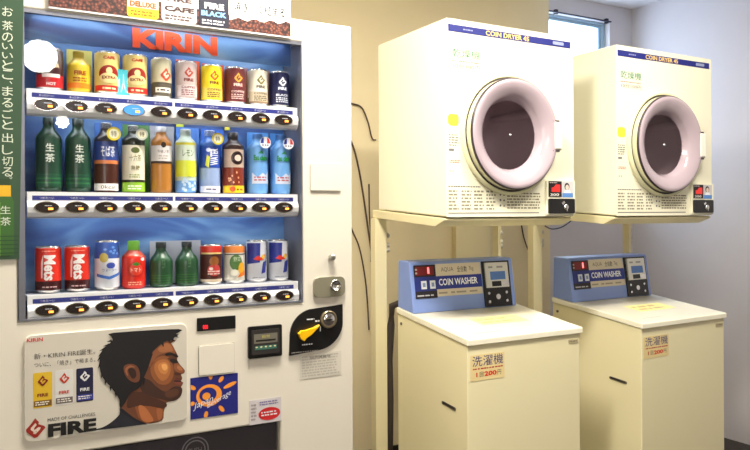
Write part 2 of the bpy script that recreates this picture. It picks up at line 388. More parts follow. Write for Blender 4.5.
for sx_, sy_, ax, ay, wd in ((60, 84, -28, 6, 7), (48, 96, -32, 14, 7), (36, 110, -26, 26, 7), (26, 130, -20, 26, 6), (24, 160, -14, 26, 6), (70, 66, -22, 4, 6), (84, 52, -22, -8, 6), (30, 205, -6, 24, 6), (45, 235, -4, 22, 6), (66, 262, -2, 20, 6), (340, 44, 18, 10, 5), (325, 58, 16, 14, 5), (310, 60, 12, 18, 6), (285, 74, 8, 20, 6), (350, 24, 14, 2, 5), (88, 288, 0, 22, 6), (240, 120, -4, 30, 6), (205, 225, 2, 34, 9)):
    spike(sx_, sy_, ax, ay, wd)
for k_ in range(10): spike(110+18*k_, 60+6*(k_ % 3), 34, -6+3*(k_ % 4), 1.6)
trace([(122, 175), (150, 164), (178, 175), (190, 205), (186, 238), (165, 244), (140, 230), (124, 205)], .0021, (104, 60, 40))
trace([(130, 182), (150, 171), (170, 180), (150, 180), (136, 192), (140, 218), (128, 200)], .0023, (150, 92, 60))
trace([(140, 188), (157, 182), (172, 194), (174, 218), (160, 228), (148, 214)], .0023, (50, 28, 22))
trace([(-28, 452), (30, 436), (70, 412), (103, 380), (108, 352), (160, 392), (215, 421), (200, 425)], .0019, (20, 22, 32))
trace([(60, 425), (100, 392), (112, 372), (150, 400), (190, 424), (110, 432)], .0022, (32, 32, 42))
o.text(PP, 'KIRIN', *[v for v in (FX0+.004, FX0+.036)], 1.0465, 1.0545, .0008, ink((206, 40, 36)), bold=.02)
xa, za = at(34, 362, VY); xb, zb = at(95, 348, VY)
o.text(PP, '新・KIRIN FIRE誕生。', xa, xb, za+.006, za+.0185, .0008, ink((60, 56, 54)))
o.text(PP, 'ついに、「焼き」で極まる。', xa, xb, za-.012, za-.001, .0008, ink((60, 56, 54)))
for (pa, pb, ya, yb, c1, c2, cf) in ((33, 52, 373, 406, (214, 176, 40), (120, 84, 20), (120, 20, 16)), (55, 73, 370.5, 403, (214, 212, 208), (110, 98, 96), (190, 50, 30)), (76, 93, 368.5, 400, (24, 24, 60), (50, 60, 150), (226, 226, 226))):
    p0 = at(pa, ya, VY); p1 = at(pb, yb, VY)
    o.slab(PP, rrect(p0[0], p1[0], p1[1], p0[1], .003), 0, .0007, ink(c1))
    o.rect(PP, p0[0]+.001, p1[0]-.001, p1[1]+.003, p1[1]+.016, .0009, ink(c2))
    flame(o, PP, (p0[0]+p1[0])/2, p0[1]-.018, .0115, .0011, ink(cf), ink(c1))
    o.text(PP, 'FIRE', p0[0]+.008, p1[0]-.008, p1[1]+.024, p1[1]+.031, .0011, ink(cf), bold=.03)
    o.micro(PP, p0[0]+.004, p1[0]-.004, p1[1]+.005, p1[1]+.0145, 2, .0012, ink((230, 226, 214)))
xa, za = at(47.5, 437.5, VY); xb, _ = at(97, 418, VY)
o.text(PP, 'FIRE', xa+.0005, xb-.002, FZ0+.0045, FZ0+.0335, .0021, ink((16, 14, 14)), bold=.05)
o.text(PP, 'MADE OF CHALLENGES.', xa, xb-.003, FZ0+.0385, FZ0+.0460, .0008, ink((40, 36, 34)))
fx, fz = at(35, 427.5, VY)
flame(o, PP, fx, fz, .0215, .0010, ink((150, 34, 22)), ink((224, 206, 190)))
o.build('print', fp)
# ------------- machine controls
def rr(name, x0, x1, z0, z1, r, h, m, parent=vm, bev=.001, corners=(1, 1, 1, 1)):
    return MB().slab(PV, rrect(x0, x1, z0, z1, r, corners=corners), .0005, h, m).build(name, parent, bevel=bev)
o = MB(); o.slab(PV, rrect(.5005, .5975, 1.0385, 1.0705, .002), .0005, .002, m_dark)
o.text(PV, '000', .515, .527, 1.0430, 1.0530, .0024, mat('red_led', (255, 40, 50), .4, emis=1.5)); o.build('amount_display', vm)
for q_ in ((.5050, .5935, .9310, 1.0025), (.8035, .8915, 1.3840, 1.4530)):
    cp_ = rr('cover_plate', *q_, .003, .003, m_vend)
    MB().slab(PV, rrect(q_[0]-.0012, q_[1]+.0012, q_[2]-.0012, q_[3]+.0012, .003), .0002, .0004, mat('seam_grey', (150, 144, 134), .7)).build('seam', cp_)
o = MB(); o.slab(PV, rrect(.6290, .7195, .9590, 1.0395, .004), .0005, .006, m_dark)
o.slab(PV, rrect(.6370, .7120, .9680, 1.0300, .003), .006, .008, mat('bill_slot_grey', (54, 50, 50), .3))
o.rect(PV, .6430, .7060, .9960, 1.0200, .0084, ink((112, 108, 96))); o.rect(PV, .6450, .7040, .9800, .9900, .0086, ink((60, 110, 96)))
o.rect(PV, .6480, .7010, 1.0010, 1.0050, .0088, ink((8, 8, 8)))
for i in range(5): o.poly(PV, ell(.650+.0122*i, .987, .003, .002, 8), .009, ink((220, 216, 170)))
o.text(PV, '紙幣', .664, .686, 1.0085, 1.0165, .0090, ink((190, 180, 90))); o.build('bill_slot', vm)
# leaf shaped coin plate
cx0, cx1, cz0, cz1 = .7405, .8955, .9560, 1.0790
pts = [(cx1, cz1)] 
pts += [(cx0+.070-.068*math.sin(math.radians(t))+.000, cz1-.006-.066*(1-math.cos(math.radians(t)))) for t in range(10, 95, 8)]
pts += [(cx0, cz0), (cx0+.004, cz0-.0)]
pts += [(cx1-.078+.078*math.sin(math.radians(t)), cz0+.006+.070*(1-math.cos(math.radians(t)))) for t in range(0, 91, 8)]
o = MB(); o.slab(PV, pts, .0005, .004, m_dark); co = o.build('coin_plate', vm)
pv4 = plane(VY-.004)
o = MB(); o.lathe([(.0235, 0), (.0235, -.006), (.019, -.008), (.0175, -.004)], mat('brass_ring', (150, 136, 110), .3, .8), c=(.852, VY-.004, 1.042), axis='y')
o.lathe([(.0175, -.004), (.015, -.0075), (.0001, -.0075)], m_chrome, c=(.852, VY-.004, 1.042), axis='y')
o.rect(plane(VY-.0116), .843, .861, 1.0405, 1.0435, .0004, ink((20, 20, 20))); o.build('coin_inlet', co)
o = MB(); lev = [(.768, .998), (.778, .992), (.785, .999), (.800, 1.008), (.820, 1.026), (.823, 1.031), (.806, 1.024), (.784, 1.0195), (.771, 1.019), (.763, 1.012)]
o.slab(pv4, lev, .001, .012, mat('lever_yellow', (250, 190, 20), .3)); o.build('return_lever', co, bevel=.001)
o = MB(); o.micro(pv4, .790, .812, 1.043, 1.049, 1, .0005, m_wt); o.micro(pv4, .814, .828, 1.036, 1.044, 1, .0005, m_wt)
o.rect(pv4, .8275, .8295, 1.012, 1.026, .0005, m_wt); o.build('coin_plate_print', co); o = MB(); o.micro(pv4, .776, .806, .978, .984, 1, .0005, m_wt); o.micro(pv4, .746, .822, .9605, .965, 1, .0005, ink((170, 165, 160)))
o.build('coin_plate_print', co)
# lock plate
o = MB(); o.slab(PV, rrect(.8095, .9025, 1.1015, 1.1545, .016), .0005, .006, mat('lock_plate_metal', (176, 172, 150), .3, .6))
lo = o.build('lock_plate', vm, bevel=.002)
o = MB(); o.lathe([(.016, 0), (.016, -.005), (.012, -.006), (.012, -.002), (.0001, -.002)], m_chrome, c=(.872, VY-.0065, 1.131), axis='y'); o.build('lock_barrel', lo)
o = MB(); o.lathe([(.0085, 0), (.0085, -.012), (.006, -.016), (.0001, -.016)], m_steel, c=(.8633, VY-.0003, 1.2068), axis='y'); o.build('peg_lock', vm)
# labels on the machine
o = MB(); o.slab(PV, rrect(.772, .8925, .8905, .9550, .001), .0004, .0008, ink((214, 208, 196))); o.micro(PV, .777, .887, .894, .951, 8, .0011, ink((184, 178, 168)), .8)
o.text(PV, '販売機番号', .80, .86, .940, .948, .0011, ink((90, 86, 82)))
o.build('paper_label', vm)
so = MB(); PS = plane(VY-.0004); SX0, SX1, SZ0, SZ1 = .4840, .6030, .8270, .9270
so.slab(PV, [(SX0, SZ0), (SX1, SZ0), (SX1, SZ1), (SX0, SZ1)], .0004, .0009, ink((26, 30, 120)))
cx, cz = .530, .8800; orr = ink((240, 150, 50))
ring = []
for i in range(25): a = math.radians(200+i*13.2); ring.append((cx+.031*math.cos(a), cz+.027*math.sin(a)))
inn = []
for i in range(25): a = math.radians(200+i*13.2); rr_ = .0235-.00*i; inn.append((cx-.0035+.0215*math.cos(a), cz+.0025+.0165*math.sin(a)))
so.poly(PV, ell(cx, cz, .032, .027), .0011, orr); so.poly(PV, ell(cx-.003, cz+.002, .0215, .0175), .0013, ink((26, 30, 120)))
so.poly(PV, ell(cx-.007, cz-.001, .010, .009), .0015, orr)
for a, l in ((85, .02), (50, .018), (20, .036), (-50, .02), (-100, .018), (-160, .012), (150, .020)):
    t = math.radians(a); d0 = .038
    el = [(d0+l/2+l/2*math.cos(2*PI*i/12), .0052*math.sin(2*PI*i/12)) for i in range(12)]
    pts = [(p[0], p[1]) for p in tr(el, cx, cz, 1, t)]
    pts = [(min(max(p[0], SX0+.0005), SX1-.0005), min(max(p[1], SZ0+.0005), SZ1-.0005)) for p in pts]
    so.poly(PV, pts, .0011, orr)
def slant(mp, x0, z0, an):
    return lambda u, v, h: mp(x0+(u-x0)*math.cos(an)-(v-z0)*math.sin(an), z0+(u-x0)*math.sin(an)+(v-z0)*math.cos(an), h)
so.text(slant(PV, .490, .846, .30), 'Japan', .490, .540, .846, .864, .0018, m_wt, shear=.5)
so.text(slant(PV, .525, .845, .42), 'Beverage', .525, .590, .845, .861, .0018, m_wt, shear=.5)
so.build('sun_logo_plate', vm)
o = MB(); o.slab(PV, rrect(.6330, .7185, .7915, .8530, .001), .0004, .0008, ink((206, 200, 204))); o.poly(PV, ell(.686, .814, .0295, .0165), .0011, ink((200, 34, 40)))
o.micro(PV, .664, .708, .808, .822, 2, .0014, m_wt); o.micro(PV, .660, .712, .836, .848, 2, .0011, ink((120, 110, 160))); o.micro(PV, .637, .652, .800, .845, 5, .0011, ink((160, 150, 150)))
o.build('warning_sticker', vm)
# dispensing opening
m_flap = mat('smoked_flap', (70, 66, 72), .12, coat=.5)
o = MB(); o.box(OX0-.001, OX1+.001, VY+.12, VY+.154, .42, OZ1, m_dark); o.build('dispenser_recess', vm)
o = MB(); o.prism_x(OX0+.004, OX1-.004, [(VY+.028, .44), (VY+.034, .44), (VY+.022, OZ1-.006), (VY+.016, OZ1-.006)], m_flap); fo = o.build('dispenser_flap', vm)
PF = lambda u, v, h: (u, VY+.028-(v-.44)*.0348-h, v)
o = MB()
for rr0 in (.034, .026): 
    ptsr = ell(.50, .745, rr0, rr0, 24); ins = ell(.50, .745, rr0-.003, rr0-.003, 24)
    for i in range(24): o.poly(PF, [ptsr[i], ptsr[(i+1) % 24], ins[(i+1) % 24], ins[i]], .0006, ink((126, 122, 128)))
o.text(PF, 'PUSH', .484, .516, .738, .752, .0006, ink((126, 122, 128))); o.build('flap_print', fo)
# POP placard above the glass
pp = thing('promotional_placard', (.46, VY-.003, 1.777), 'coffee placard with bean print and large cans along the top of the vending machine', 'placard')
o = MB(); AX0, AX1, AZ0, AZ1 = .1735, .7480, 1.7765, 1.935
PA = plane(VY-.005)
o.slab(PV, [(AX0, AZ0), (AX1, AZ0), (AX1, AZ1), (AX0, AZ1)], .002, .005, ink((250, 250, 250)))
z_b = AZ0+.004
bx = at(126, 10, VY)[0]; bx2 = at(229, 10, VY)[0]
wav = [(AX0, z_b)] + [(bx2*0+AX1-.0005, z_b)] + [(AX1-.0005-i*(AX1-bx2)/14, 1.815+.004*math.sin(i*1.7)-i*.0006) for i in range(15)] + [(bx2, 1.815), (bx, 1.828)] + [(bx-i*(bx-AX0)/14, 1.828-i*.0006+.003*math.sin(i*2.1)) for i in range(15)]
o.poly(PA, wav, .0004, m_beans)
for (pa, pb, c1, c2, ct, word) in ((126.5, 158, (238, 214, 40), (225, 220, 214), (150, 90, 20), 'DELUXE'), (161, 196, (214, 206, 206), (236, 232, 232), (70, 50, 50), 'CAFE'), (198, 228, (28, 30, 50), (60, 110, 200), (240, 244, 250), 'BLACK')):
    xa = at(pa, 10, VY)[0]; xb = at(pb, 10, VY)[0]
    o.slab(PA, rrect(xa, xb, 1.7805, AZ1-.004, .008), 0, .0012, ink(c1)); 
    if word != 'BLACK': o.rect(PA, xa+.0005, xb-.0005, 1.803, 1.826, .0014, ink(c2)); o.text(PA, 'FIRE', xa+.012, xb-.012, 1.829, 1.842, .0016, ink(ct), bold=.04)
    else: o.text(PA, 'FIRE', xa+.014, xb-.012, 1.823, 1.838, .0016, ink(ct), bold=.04)
    o.text(PA, word, xa+.006, xb-.006, 1.805, 1.818, .0018, ink((130, 190, 255) if word == 'BLACK' else ct), bold=.05)
    o.micro(PA, xa+.008, xb-.008, 1.784, 1.798, 2, .0016, ink(ct))
    flame(o, PA, (xa+xb)/2, 1.880, .024, .0016, ink((190, 50, 30) if word != 'BLACK' else (236, 236, 240)), ink(c1))
xa = at(230, 8, VY)[0]; xb = at(288, 8, VY)[0]
o.text(PA, '「焼き」で極まる。', xa, xb, 1.8265, 1.8515, .0006, ink((8, 6, 6)))
o.text(PA, 'じっくり焙煎コーヒー', xa, xb, 1.884, 1.902, .0006, ink((40, 36, 36)))
o.rect(PA, AX0, AX1, AZ0, AZ0+.0022, .0008, ink((226, 220, 222)))
o.build('placard_print', pp)
# green vertical banner at the left
gb = thing('hanging_banner', (.08, VY-.003, 1.2275), 'green vertical banner with white Japanese text on the left edge of the vending machine', 'banner')
o = MB(); PG = plane(VY-.0035)
m_gr = ink((46, 76, 52)); m_gt = ink((206, 216, 196))
o.slab(PV, [(.046, 1.2275), (.1135, 1.2275), (.1245, 1.788), (.050, 1.794)], .002, .0035, m_gr)
o.poly(PG, [(.047, 1.232), (.096, 1.232), (.096, 1.40), (.047, 1.40)], .0003, ink((36, 62, 34)))
for ch, yc in zip('お茶のいいとこ、まるごと出し切る。', (12, 26, 37.5, 46.8, 56, 65.5, 75, 84, 91.5, 103, 114, 125, 138, 150, 161.5, 172, 179)):
    hx, hz = at(7.4, yc, VY); hh = .0100 if ch not in '、。い' else .0065
    if ch in '、。': o.text(PG, ch, hx+.004, hx+.009, hz, hz+.006, .0006, m_gt)
    else: o.text(PG, ch, hx-.0105, hx+.0105, hz-hh, hz+hh, .0006, m_gt, bold=.003)
o.rect(PG, .050, .068, 1.778, 1.7925, .0006, ink((222, 96, 40)))
hx = .0855
o.poly(PG, [(hx-.020, 1.236), (hx+.018, 1.236), (hx+.018, 1.352), (hx+.009, 1.372), (hx+.008, 1.378), (hx-.008, 1.378), (hx-.009, 1.372), (hx-.020, 1.352)], .0008, ink((52, 98, 36)))
o.rect(PG, hx-.020, hx-.008, 1.236, 1.350, .0010, ink((112, 160, 50)))
o.rect(PG, hx-.0125, hx+.0125, 1.362, 1.386, .0010, ink((226, 176, 30)))
o.text(PG, '生', hx-.008, hx+.012, 1.325, 1.342, .0013, m_gt, bold=.004); o.text(PG, '茶', hx-.008, hx+.012, 1.300, 1.318, .0013, m_gt, bold=.004)
for i in range(5): o.rect(PG, hx-.020, hx+.026, 1.240+.009*i, 1.242+.009*i, .0012, ink((30, 66, 36)))
o.build('banner_print', gb)
# ================================================================== SAMPLE CANS AND BOTTLES
YC = 1.806
def wrap(R):
    return lambda u, v, h: ((R+h)*math.sin(u/R), -(R+h)*math.cos(u/R), v)
SUB = .0045
m_tin = mat('can_tin', (200, 198, 194), .25, .8)
def lab_ink(rgb): return mat('gloss_%d_%d_%d' % rgb, rgb, .28)
def can(col, row, h, R, label, art, bands, group=None, cat='can', name='drink_can'):
    """bands: list of (z fraction top, colour) from the bottom"""
    z0 = RC[row]+.0351; x = COLX[row][col]
    t = thing(name, (x, YC, z0), label, cat, group)
    o = MB(); prof = [(R*.86, .0), (R*.93, .002), (R, .007)]; ms = [m_tin, m_tin]
    top = h-.0065
    for fz, rgb in bands:
        zt = .007+(top-.007)*fz; prof.append((R, zt)); ms.append(lab_ink(rgb))
    prof += [(R*.97, h-.0035), (R*.93, h-.0015)]; ms += [lab_ink(bands[-1][1]), m_tin]
    o.lathe(prof, ms); art(o, wrap(R), R, .007, top)
    o.build('can_body', t, local=True)
    MB().lathe([(R*.93, h-.0014), (R*.94, h), (R*.90, h), (R*.88, h-.003), (.0001, h-.003)], m_tin).build('lid', t, local=True)
    return t
COLX = [[.181, .2420, .3045, .3680, .4300, .4905, .5550, .6165, .6770, .7370],
        [.178, .2400, .3015, .3630, .4290, .4885, .5490, .6100, .6760, .7400],
        [.176, .2370, .3025, .3630, .4275, .4900, .5515, .6115, .6720, .7320]]
COLX = [[x*YC/1.80 - (0.0) for x in r] for r in COLX]
COLX = [[min(x, .7485) for x in r] for r in COLX]
G1 = 'sample cans on the top display shelf'; G2 = 'sample bottles on the middle display shelf'; G3 = 'samples on the lowest display shelf'
def fire(bg, mk, tx, lower=None, word='COFFEE'):
    def art(o, W, R, a, b):
        H = b-a; L = lab_ink
        if lower: o.rect(W, -R*1.3, R*1.3, a+.004, a+H*.36, .0003, L(lower), SUB)
        flame(o, W, 0, a+H*.74, .0125, .0003, L(mk), L(bg), SUB)
        o.text(W, 'FIRE', -.012, .012, a+H*.47, a+H*.56, .0003, L(tx), bold=.04, sub=SUB)
        o.text(W, word, -.018, .018, a+H*.27, a+H*.34, .0006, L(tx), bold=.02, sub=SUB)
        o.micro(W, -.018, .018, a+H*.06, a+H*.24, 3, .0006, L(tx), sub=SUB)
    return art
def art0(o, W, R, a, b):
    o.rect(W, -.02, .02, a+.022, a+.030, .0003, lab_ink((226, 210, 206)), SUB); o.text(W, 'COCOA', -.018, .018, a+.044, a+.056, .0003, lab_ink((230, 210, 170)), bold=.03, sub=SUB)
    o.text(W, 'HOT', -.010, .010, a+.004, a+.011, .0003, lab_ink((240, 220, 220)), bold=.03, sub=SUB)
can(0, 0, .096, .0285, 'dark brown and red can at the left end of the top display row', art0, [(.34, (186, 30, 36)), (1, (56, 22, 26))], G1)
# 2: gold bottle can with cap
def bottle(col, row, label, prof, bands, art, R, cap, capr, caph, group, h, tagdef=None, name='drink_bottle', neckmat=None, sleeve=None):
    z0 = RC[row]+.0351; x = COLX[row][col]
    t = thing(name, (x, YC, z0), label, 'bottle', group)
    ms = []
    for (r0, z_0), (r1, z_1) in zip(prof, prof[1:]):
        zm = (z_0+z_1)/2; mm = bands[-1][1]
        for zt, rgb in bands:
            if zm < zt: mm = rgb; break
        ms.append(lab_ink(mm))
    o = MB(); o.lathe(prof, ms); o.build('bottle_body', t, local=True)
    zc = prof[-1][1]
    o = MB(); n = 24
    o.lathe([(capr, zc-caph*.9), (capr, zc+caph*.05), (capr*.88, zc+caph*.1), (.0001, zc+caph*.1)], mat('cap_%d_%d_%d' % cap, cap, .4)); o.build('cap', t, local=True)
    if art:
        o = MB(); art(o, wrap(R), R); o.build('label', t, local=True)
    if tagdef:
        tx, tz, tr_, rgb, kind = tagdef; o = MB(); P = plane(-R-.004)
        o.slab(P, ell(tx, tz, tr_, tr_, 20), 0, .0008, ink(rgb))
        if kind == 'flag':
            o.poly(P, [(tx-tr_*.9, tz-.002), (tx-tr_*.3, tz-.002), (tx-tr_*.3, tz+tr_*.9), (tx-tr_*.7, tz+tr_*.6)], .001, ink((30, 60, 160)))
            o.poly(P, [(tx+tr_*.3, tz-.002), (tx+tr_*.9, tz-.002), (tx+tr_*.7, tz+tr_*.6), (tx+tr_*.3, tz+tr_*.9)], .001, ink((214, 40, 40)))
            o.micro(P, tx-tr_*.6, tx+tr_*.6, tz-tr_*.7, tz-.003, 1, .001, ink((90, 100, 130)))
        else:
            o.poly(P, ell(tx, tz, tr_*.72, tr_*.72, 16), .001, ink((236, 232, 200))); o.text(P, '特', tx-tr_*.4, tx+tr_*.4, tz-tr_*.4, tz+tr_*.4, .0013, ink((60, 60, 40)))
        o.build('round_tag', t, local=True)
    return t
def profile(R, h, sh, neck, cap_h, waist=None):
    p = [(R*.82, 0), (R*.95, .003), (R, .009)]
    z1 = h*sh; p += [(R, z1*f) for f in (.25, .4, .55, .7, .85)]
    if waist: p = [(r*(1-waist if i in (4, 6) else 1), z) for i, (r, z) in enumerate(p)]
    p.append((R, z1))
    zt = h-cap_h-.004
    for i in range(1, 7):
        f = i/6; p.append((R+(neck-R)*(1-math.cos(f*PI))/2*(.0+1), z1+(zt-z1)*f))
    p.append((neck, h-.003))
    return p
def a_gold(o, W, R):
    o.rect(W, -R*1.3, R*1.3, .010, .022, .0003, lab_ink((222, 120, 30)), SUB); o.text(W, 'FIRE', -.013, .013, .040, .050, .0004, lab_ink((150, 60, 20)), bold=.04, sub=SUB); o.micro(W, -.016, .016, .024, .036, 2, .0004, lab_ink((160, 80, 20)), sub=SUB)
card(.2165, .2715, 1.6025, 1.702, (216, 206, 110))
bottle(1, 0, 'gold aluminium bottle can with screw cap, second in the top display row', profile(.0255, .099, .62, .0125, .012), [(1, (206, 176, 46))], a_gold, .0255, (214, 190, 70), .0125, .012, G1, .099, name='bottle_can')
def a_ex(o, W, R, a, b):
    L = lab_ink; H = b-a
    o.poly(W, ell(0, a+H*.47, .0235, .020), .0003, L((150, 30, 24)), SUB); o.poly(W, ell(0, a+H*.36, .022, .012), .0005, L((226, 204, 140)), SUB)
    o.poly(W, ell(0, a+H*.55, .007, .008), .0007, L((236, 214, 150)), SUB)
    o.text(W, 'EXTRA', -.016, .016, a+H*.33, a+H*.41, .0008, L((120, 30, 20)), bold=.03, sub=SUB)
    o.rect(W, -R*1.3, R*1.3, a+.001, a+H*.16, .0003, L((196, 40, 34)), SUB); o.micro(W, -.015, .015, a+.003, a+H*.13, 1, .0006, L((240, 220, 170)), sub=SUB)
    o.text(W, 'CAFE', -.013, .013, a+H*.86, a+H*.94, .0004, L((190, 40, 30)), bold=.04, sub=SUB)
g = 'two gold and red coffee cans side by side on the top shelf'
can(2, 0, .101, .0285, 'gold coffee can with a red oval, no sticker covering it, top display row', a_ex, [(1, (218, 196, 120))], G1)
can(3, 0, .101, .0285, 'gold coffee can with a red oval behind a turquoise sticker, top display row', a_ex, [(1, (218, 196, 120))], G1)
o = MB(); xs, zs = at(114.5, 96, 1.787); xe, ze = at(134, 71, 1.787); PZ = plane(1.787)
o.slab(PZ, [(xs, zs), (xe, zs), (xe, ze), (xs+.004, ze+.001)], 0, .0008, ink((70, 190, 206))); o.text(PZ, '人気', xs+.014, xe-.004, zs+.008, ze-.010, .0011, m_wt, bold=.004)
o.text(PZ, '◀', xs+.003, xs+.012, zs+.020, ze-.020, .0011, m_wt)
tag(o.build('display_sticker'), 'turquoise sticker card with white characters standing in front of a gold can', 'sticker')
def a_cream(o, W, R, a, b):
    L = lab_ink; flame(o, W, .006, a+(b-a)*.60, .016, .0003, L((200, 66, 36)), L((216, 210, 186)), SUB)
    o.rect(W, -.02, .02, a+.008, a+.020, .0003, L((240, 236, 222)), SUB); o.micro(W, -.015, .015, a+.010, a+.018, 1, .0005, L((60, 50, 46)), sub=SUB); o.rect(W, -R*1.2, R*1.2, a+.030, a+.0325, .0003, L((70, 60, 50)), SUB)
can(4, 0, .100, .0245, 'slim cream can with an orange flame mark, top display row', a_cream, [(.35, (90, 84, 70)), (1, (196, 190, 160))], G1)
card(.4665, .5240, 1.6025, 1.7035, (230, 92, 40))
can(5, 0, .098, .0265, 'silver coffee can with white lettering before an orange card, top display row', fire((190, 172, 168), (176, 60, 40), (120, 40, 36), (214, 200, 200)), [(1, (190, 172, 168))], G1)
card(.5300, .5870, 1.6025, 1.700, (232, 88, 40))
can(6, 0, .095, .0265, 'bright yellow coffee can in the top display row', fire((240, 214, 40), (196, 70, 30), (110, 50, 24), (226, 206, 90)), [(1, (240, 214, 40))], G1)
card(.5935, .6480, 1.6025, 1.699, (190, 120, 80))
can(7, 0, .095, .0265, 'maroon coffee can in the top display row', fire((110, 44, 46), (230, 170, 60), (236, 200, 190), (90, 30, 40)), [(1, (110, 44, 46))], G1)
card(.6545, .7090, 1.6025, 1.699, (170, 130, 110))
can(8, 0, .095, .0265, 'off-white coffee can with an olive flame mark, top display row', fire((222, 214, 196), (120, 110, 50), (70, 60, 50), (206, 190, 160)), [(.18, (150, 120, 90)), (1, (222, 214, 196))], G1)
can(9, 0, .095, .0265, 'dark navy coffee can at the right end of the top display row', fire((24, 28, 70), (236, 236, 240), (230, 234, 245), None, 'BLACK'), [(1, (24, 28, 70))], G1)
# row 2 bottles
def a_nama(o, W, R):
    L = lab_ink
    o.rect(W, -R*1.45, R*1.45, .012, .040, .0003, L((30, 84, 60)), SUB)
    for i in range(5): o.rect(W, -R*1.4, R*1.4, .014+.005*i, .0155+.005*i, .0005, L((60, 130, 70) if i % 2 else (18, 52, 44)), SUB)
    o.text(W, '生', -.009, .009, .090, .108, .0004, L((232, 238, 226)), bold=.004, sub=SUB); o.text(W, '茶', -.010, .010, .066, .085, .0004, L((232, 238, 226)), bold=.004, sub=SUB)
t = bottle(0, 1, 'dark green tea bottle with white characters, leftmost in the middle display row', profile(.0275, .170, .70, .0115, .016), [(1, (24, 62, 46))], a_nama, .0275, (20, 40, 34), .0125, .016, G2, .170)
t2 = copy_tree(t); t2.location.x = COLX[1][1]; t2['label'] = 'dark green tea bottle with white characters, second from the left in the middle display row'
def a_mugi(o, W, R):
    L = lab_ink; o.rect(W, -R*1.45, R*1.45, .074, .118, .0003, L((40, 66, 140)), SUB); o.text(W, 'そば茶', -.016, .016, .082, .108, .0006, L((236, 238, 245)), bold=.004, sub=SUB); o.rect(W, -R*1.45, R*1.45, .066, .0745, .0004, L((206, 120, 70)), SUB)
    o.rect(W, -R*1.45, R*1.45, .004, .020, .0003, L((240, 236, 232)), SUB); o.text(W, '0kcal', -.016, .016, .008, .016, .0006, L((60, 50, 60)), sub=SUB)
card(.276, .338, 1.376, 1.537, (50, 100, 176))
bottle(2, 1, 'dark brown tea bottle with a blue label and yellow round tag', profile(.027, .165, .74, .012, .014), [(.072, (70, 34, 26)), (1, (42, 34, 44))], a_mugi, .027, (210, 214, 220), .012, .014, G2, .165, (.012, .136, .016, (226, 206, 40), 'x'))
def a_ryoku(o, W, R):
    L = lab_ink; o.rect(W, -R*1.45, R*1.45, .030, .112, .0003, L((226, 220, 196)), SUB); o.poly(W, ell(0, .100, .010, .007), .0005, L((90, 100, 50)), SUB)
    o.text(W, '十六茶', -.014, .014, .074, .090, .0005, L((110, 110, 60)), bold=.004, sub=SUB); o.text(W, '無糖', -.010, .010, .052, .064, .0005, L((120, 110, 60)), bold=.004, sub=SUB); o.micro(W, -.014, .014, .034, .044, 2, .0005, L((130, 150, 60)), sub=SUB)
    o.rect(W, -R*1.45, R*1.45, .002, .024, .0006, L((140, 190, 50)), SUB); o.micro(W, -.018, .018, .006, .018, 2, .0009, L((240, 250, 220)), sub=SUB)
card(.339, .400, 1.376, 1.537, (70, 120, 60))
bottle(3, 1, 'dark green bottle with a cream label and lime green base band', profile(.0265, .162, .76, .012, .014), [(1, (40, 44, 34))], a_ryoku, .0265, (206, 208, 214), .012, .014, G2, .162, (.014, .138, .014, (200, 206, 196), 'x'))
def a_cha(o, W, R):
    L = lab_ink; o.rect(W, -R*1.45, R*1.45, .076, .114, .0003, L((222, 216, 214)), SUB); o.rect(W, -R*1.45, R*1.45, .071, .0765, .0004, L((60, 44, 40)), SUB)
    o.text(W, '午後ノ茶', -.014, .014, .096, .104, .0005, L((70, 60, 60)), sub=SUB); o.poly(W, ell(0, .116, .006, .007), .0005, L((40, 30, 30)), SUB); o.micro(W, -.012, .012, .080, .092, 2, .0005, L((180, 170, 160)), sub=SUB)
card(.402, .460, 1.376, 1.537, (150, 152, 158))
bottle(4, 1, 'amber tea bottle with a white label in the middle display row', profile(.0245, .163, .74, .0115, .014), [(1, (176, 116, 46))], a_cha, .0245, (196, 196, 200), .0125, .014, G2, .163)
def a_lem(o, W, R):
    L = lab_ink; o.rect(W, -R*1.45, R*1.45, .040, .080, .0003, L((206, 214, 60)), SUB); o.rect(W, -R*1.45, R*1.45, .080, .118, .0003, L((206, 218, 200)), SUB)
    o.text(W, 'レモン', -.014, .014, .090, .106, .0005, L((90, 110, 70)), bold=.004, sub=SUB); o.rect(W, -R*1.45, R*1.45, .118, .124, .0003, L((214, 206, 50)), SUB)
    for i in range(16): o.poly(W, ell(random.uniform(-.02, .02), random.uniform(.006, .034), .004, .004, 7), .0006, L((190, 214, 240)), SUB)
card(.4655, .5220, 1.376, 1.537, (70, 120, 196)); card(.4660, .4840, 1.49, 1.538, (190, 206, 50))
bottle(5, 1, 'lemon yellow and clear soft drink bottle in the middle display row', profile(.026, .160, .76, .013, .014), [(.038, (110, 164, 226)), (1, (190, 206, 190))], a_lem, .026, (222, 226, 232), .013, .014, G2, .160)
def a_aqua(o, W, R):
    L = lab_ink; o.rect(W, -R*1.45, R*1.45, .064, .118, .0003, L((30, 74, 176)), SUB); o.text(W, 'WATER', -.006, .016, .070, .112, .0005, L((236, 240, 250)), bold=.03, sub=SUB, rot=-1)
    o.poly(W, [(-.018, .070), (-.010, .062), (-.006, .090), (-.014, .096)], .0006, L((206, 214, 50)), SUB); o.poly(W, ell(-.010, .108, .006, .005), .0005, L((220, 230, 245)), SUB)
    o.rect(W, -R*1.45, R*1.45, .002, .018, .0006, L((232, 232, 240)), SUB); o.micro(W, -.016, .016, .005, .014, 1, .0008, L((110, 110, 140)), sub=SUB)
card(.5270, .5860, 1.376, 1.537, (36, 92, 186))
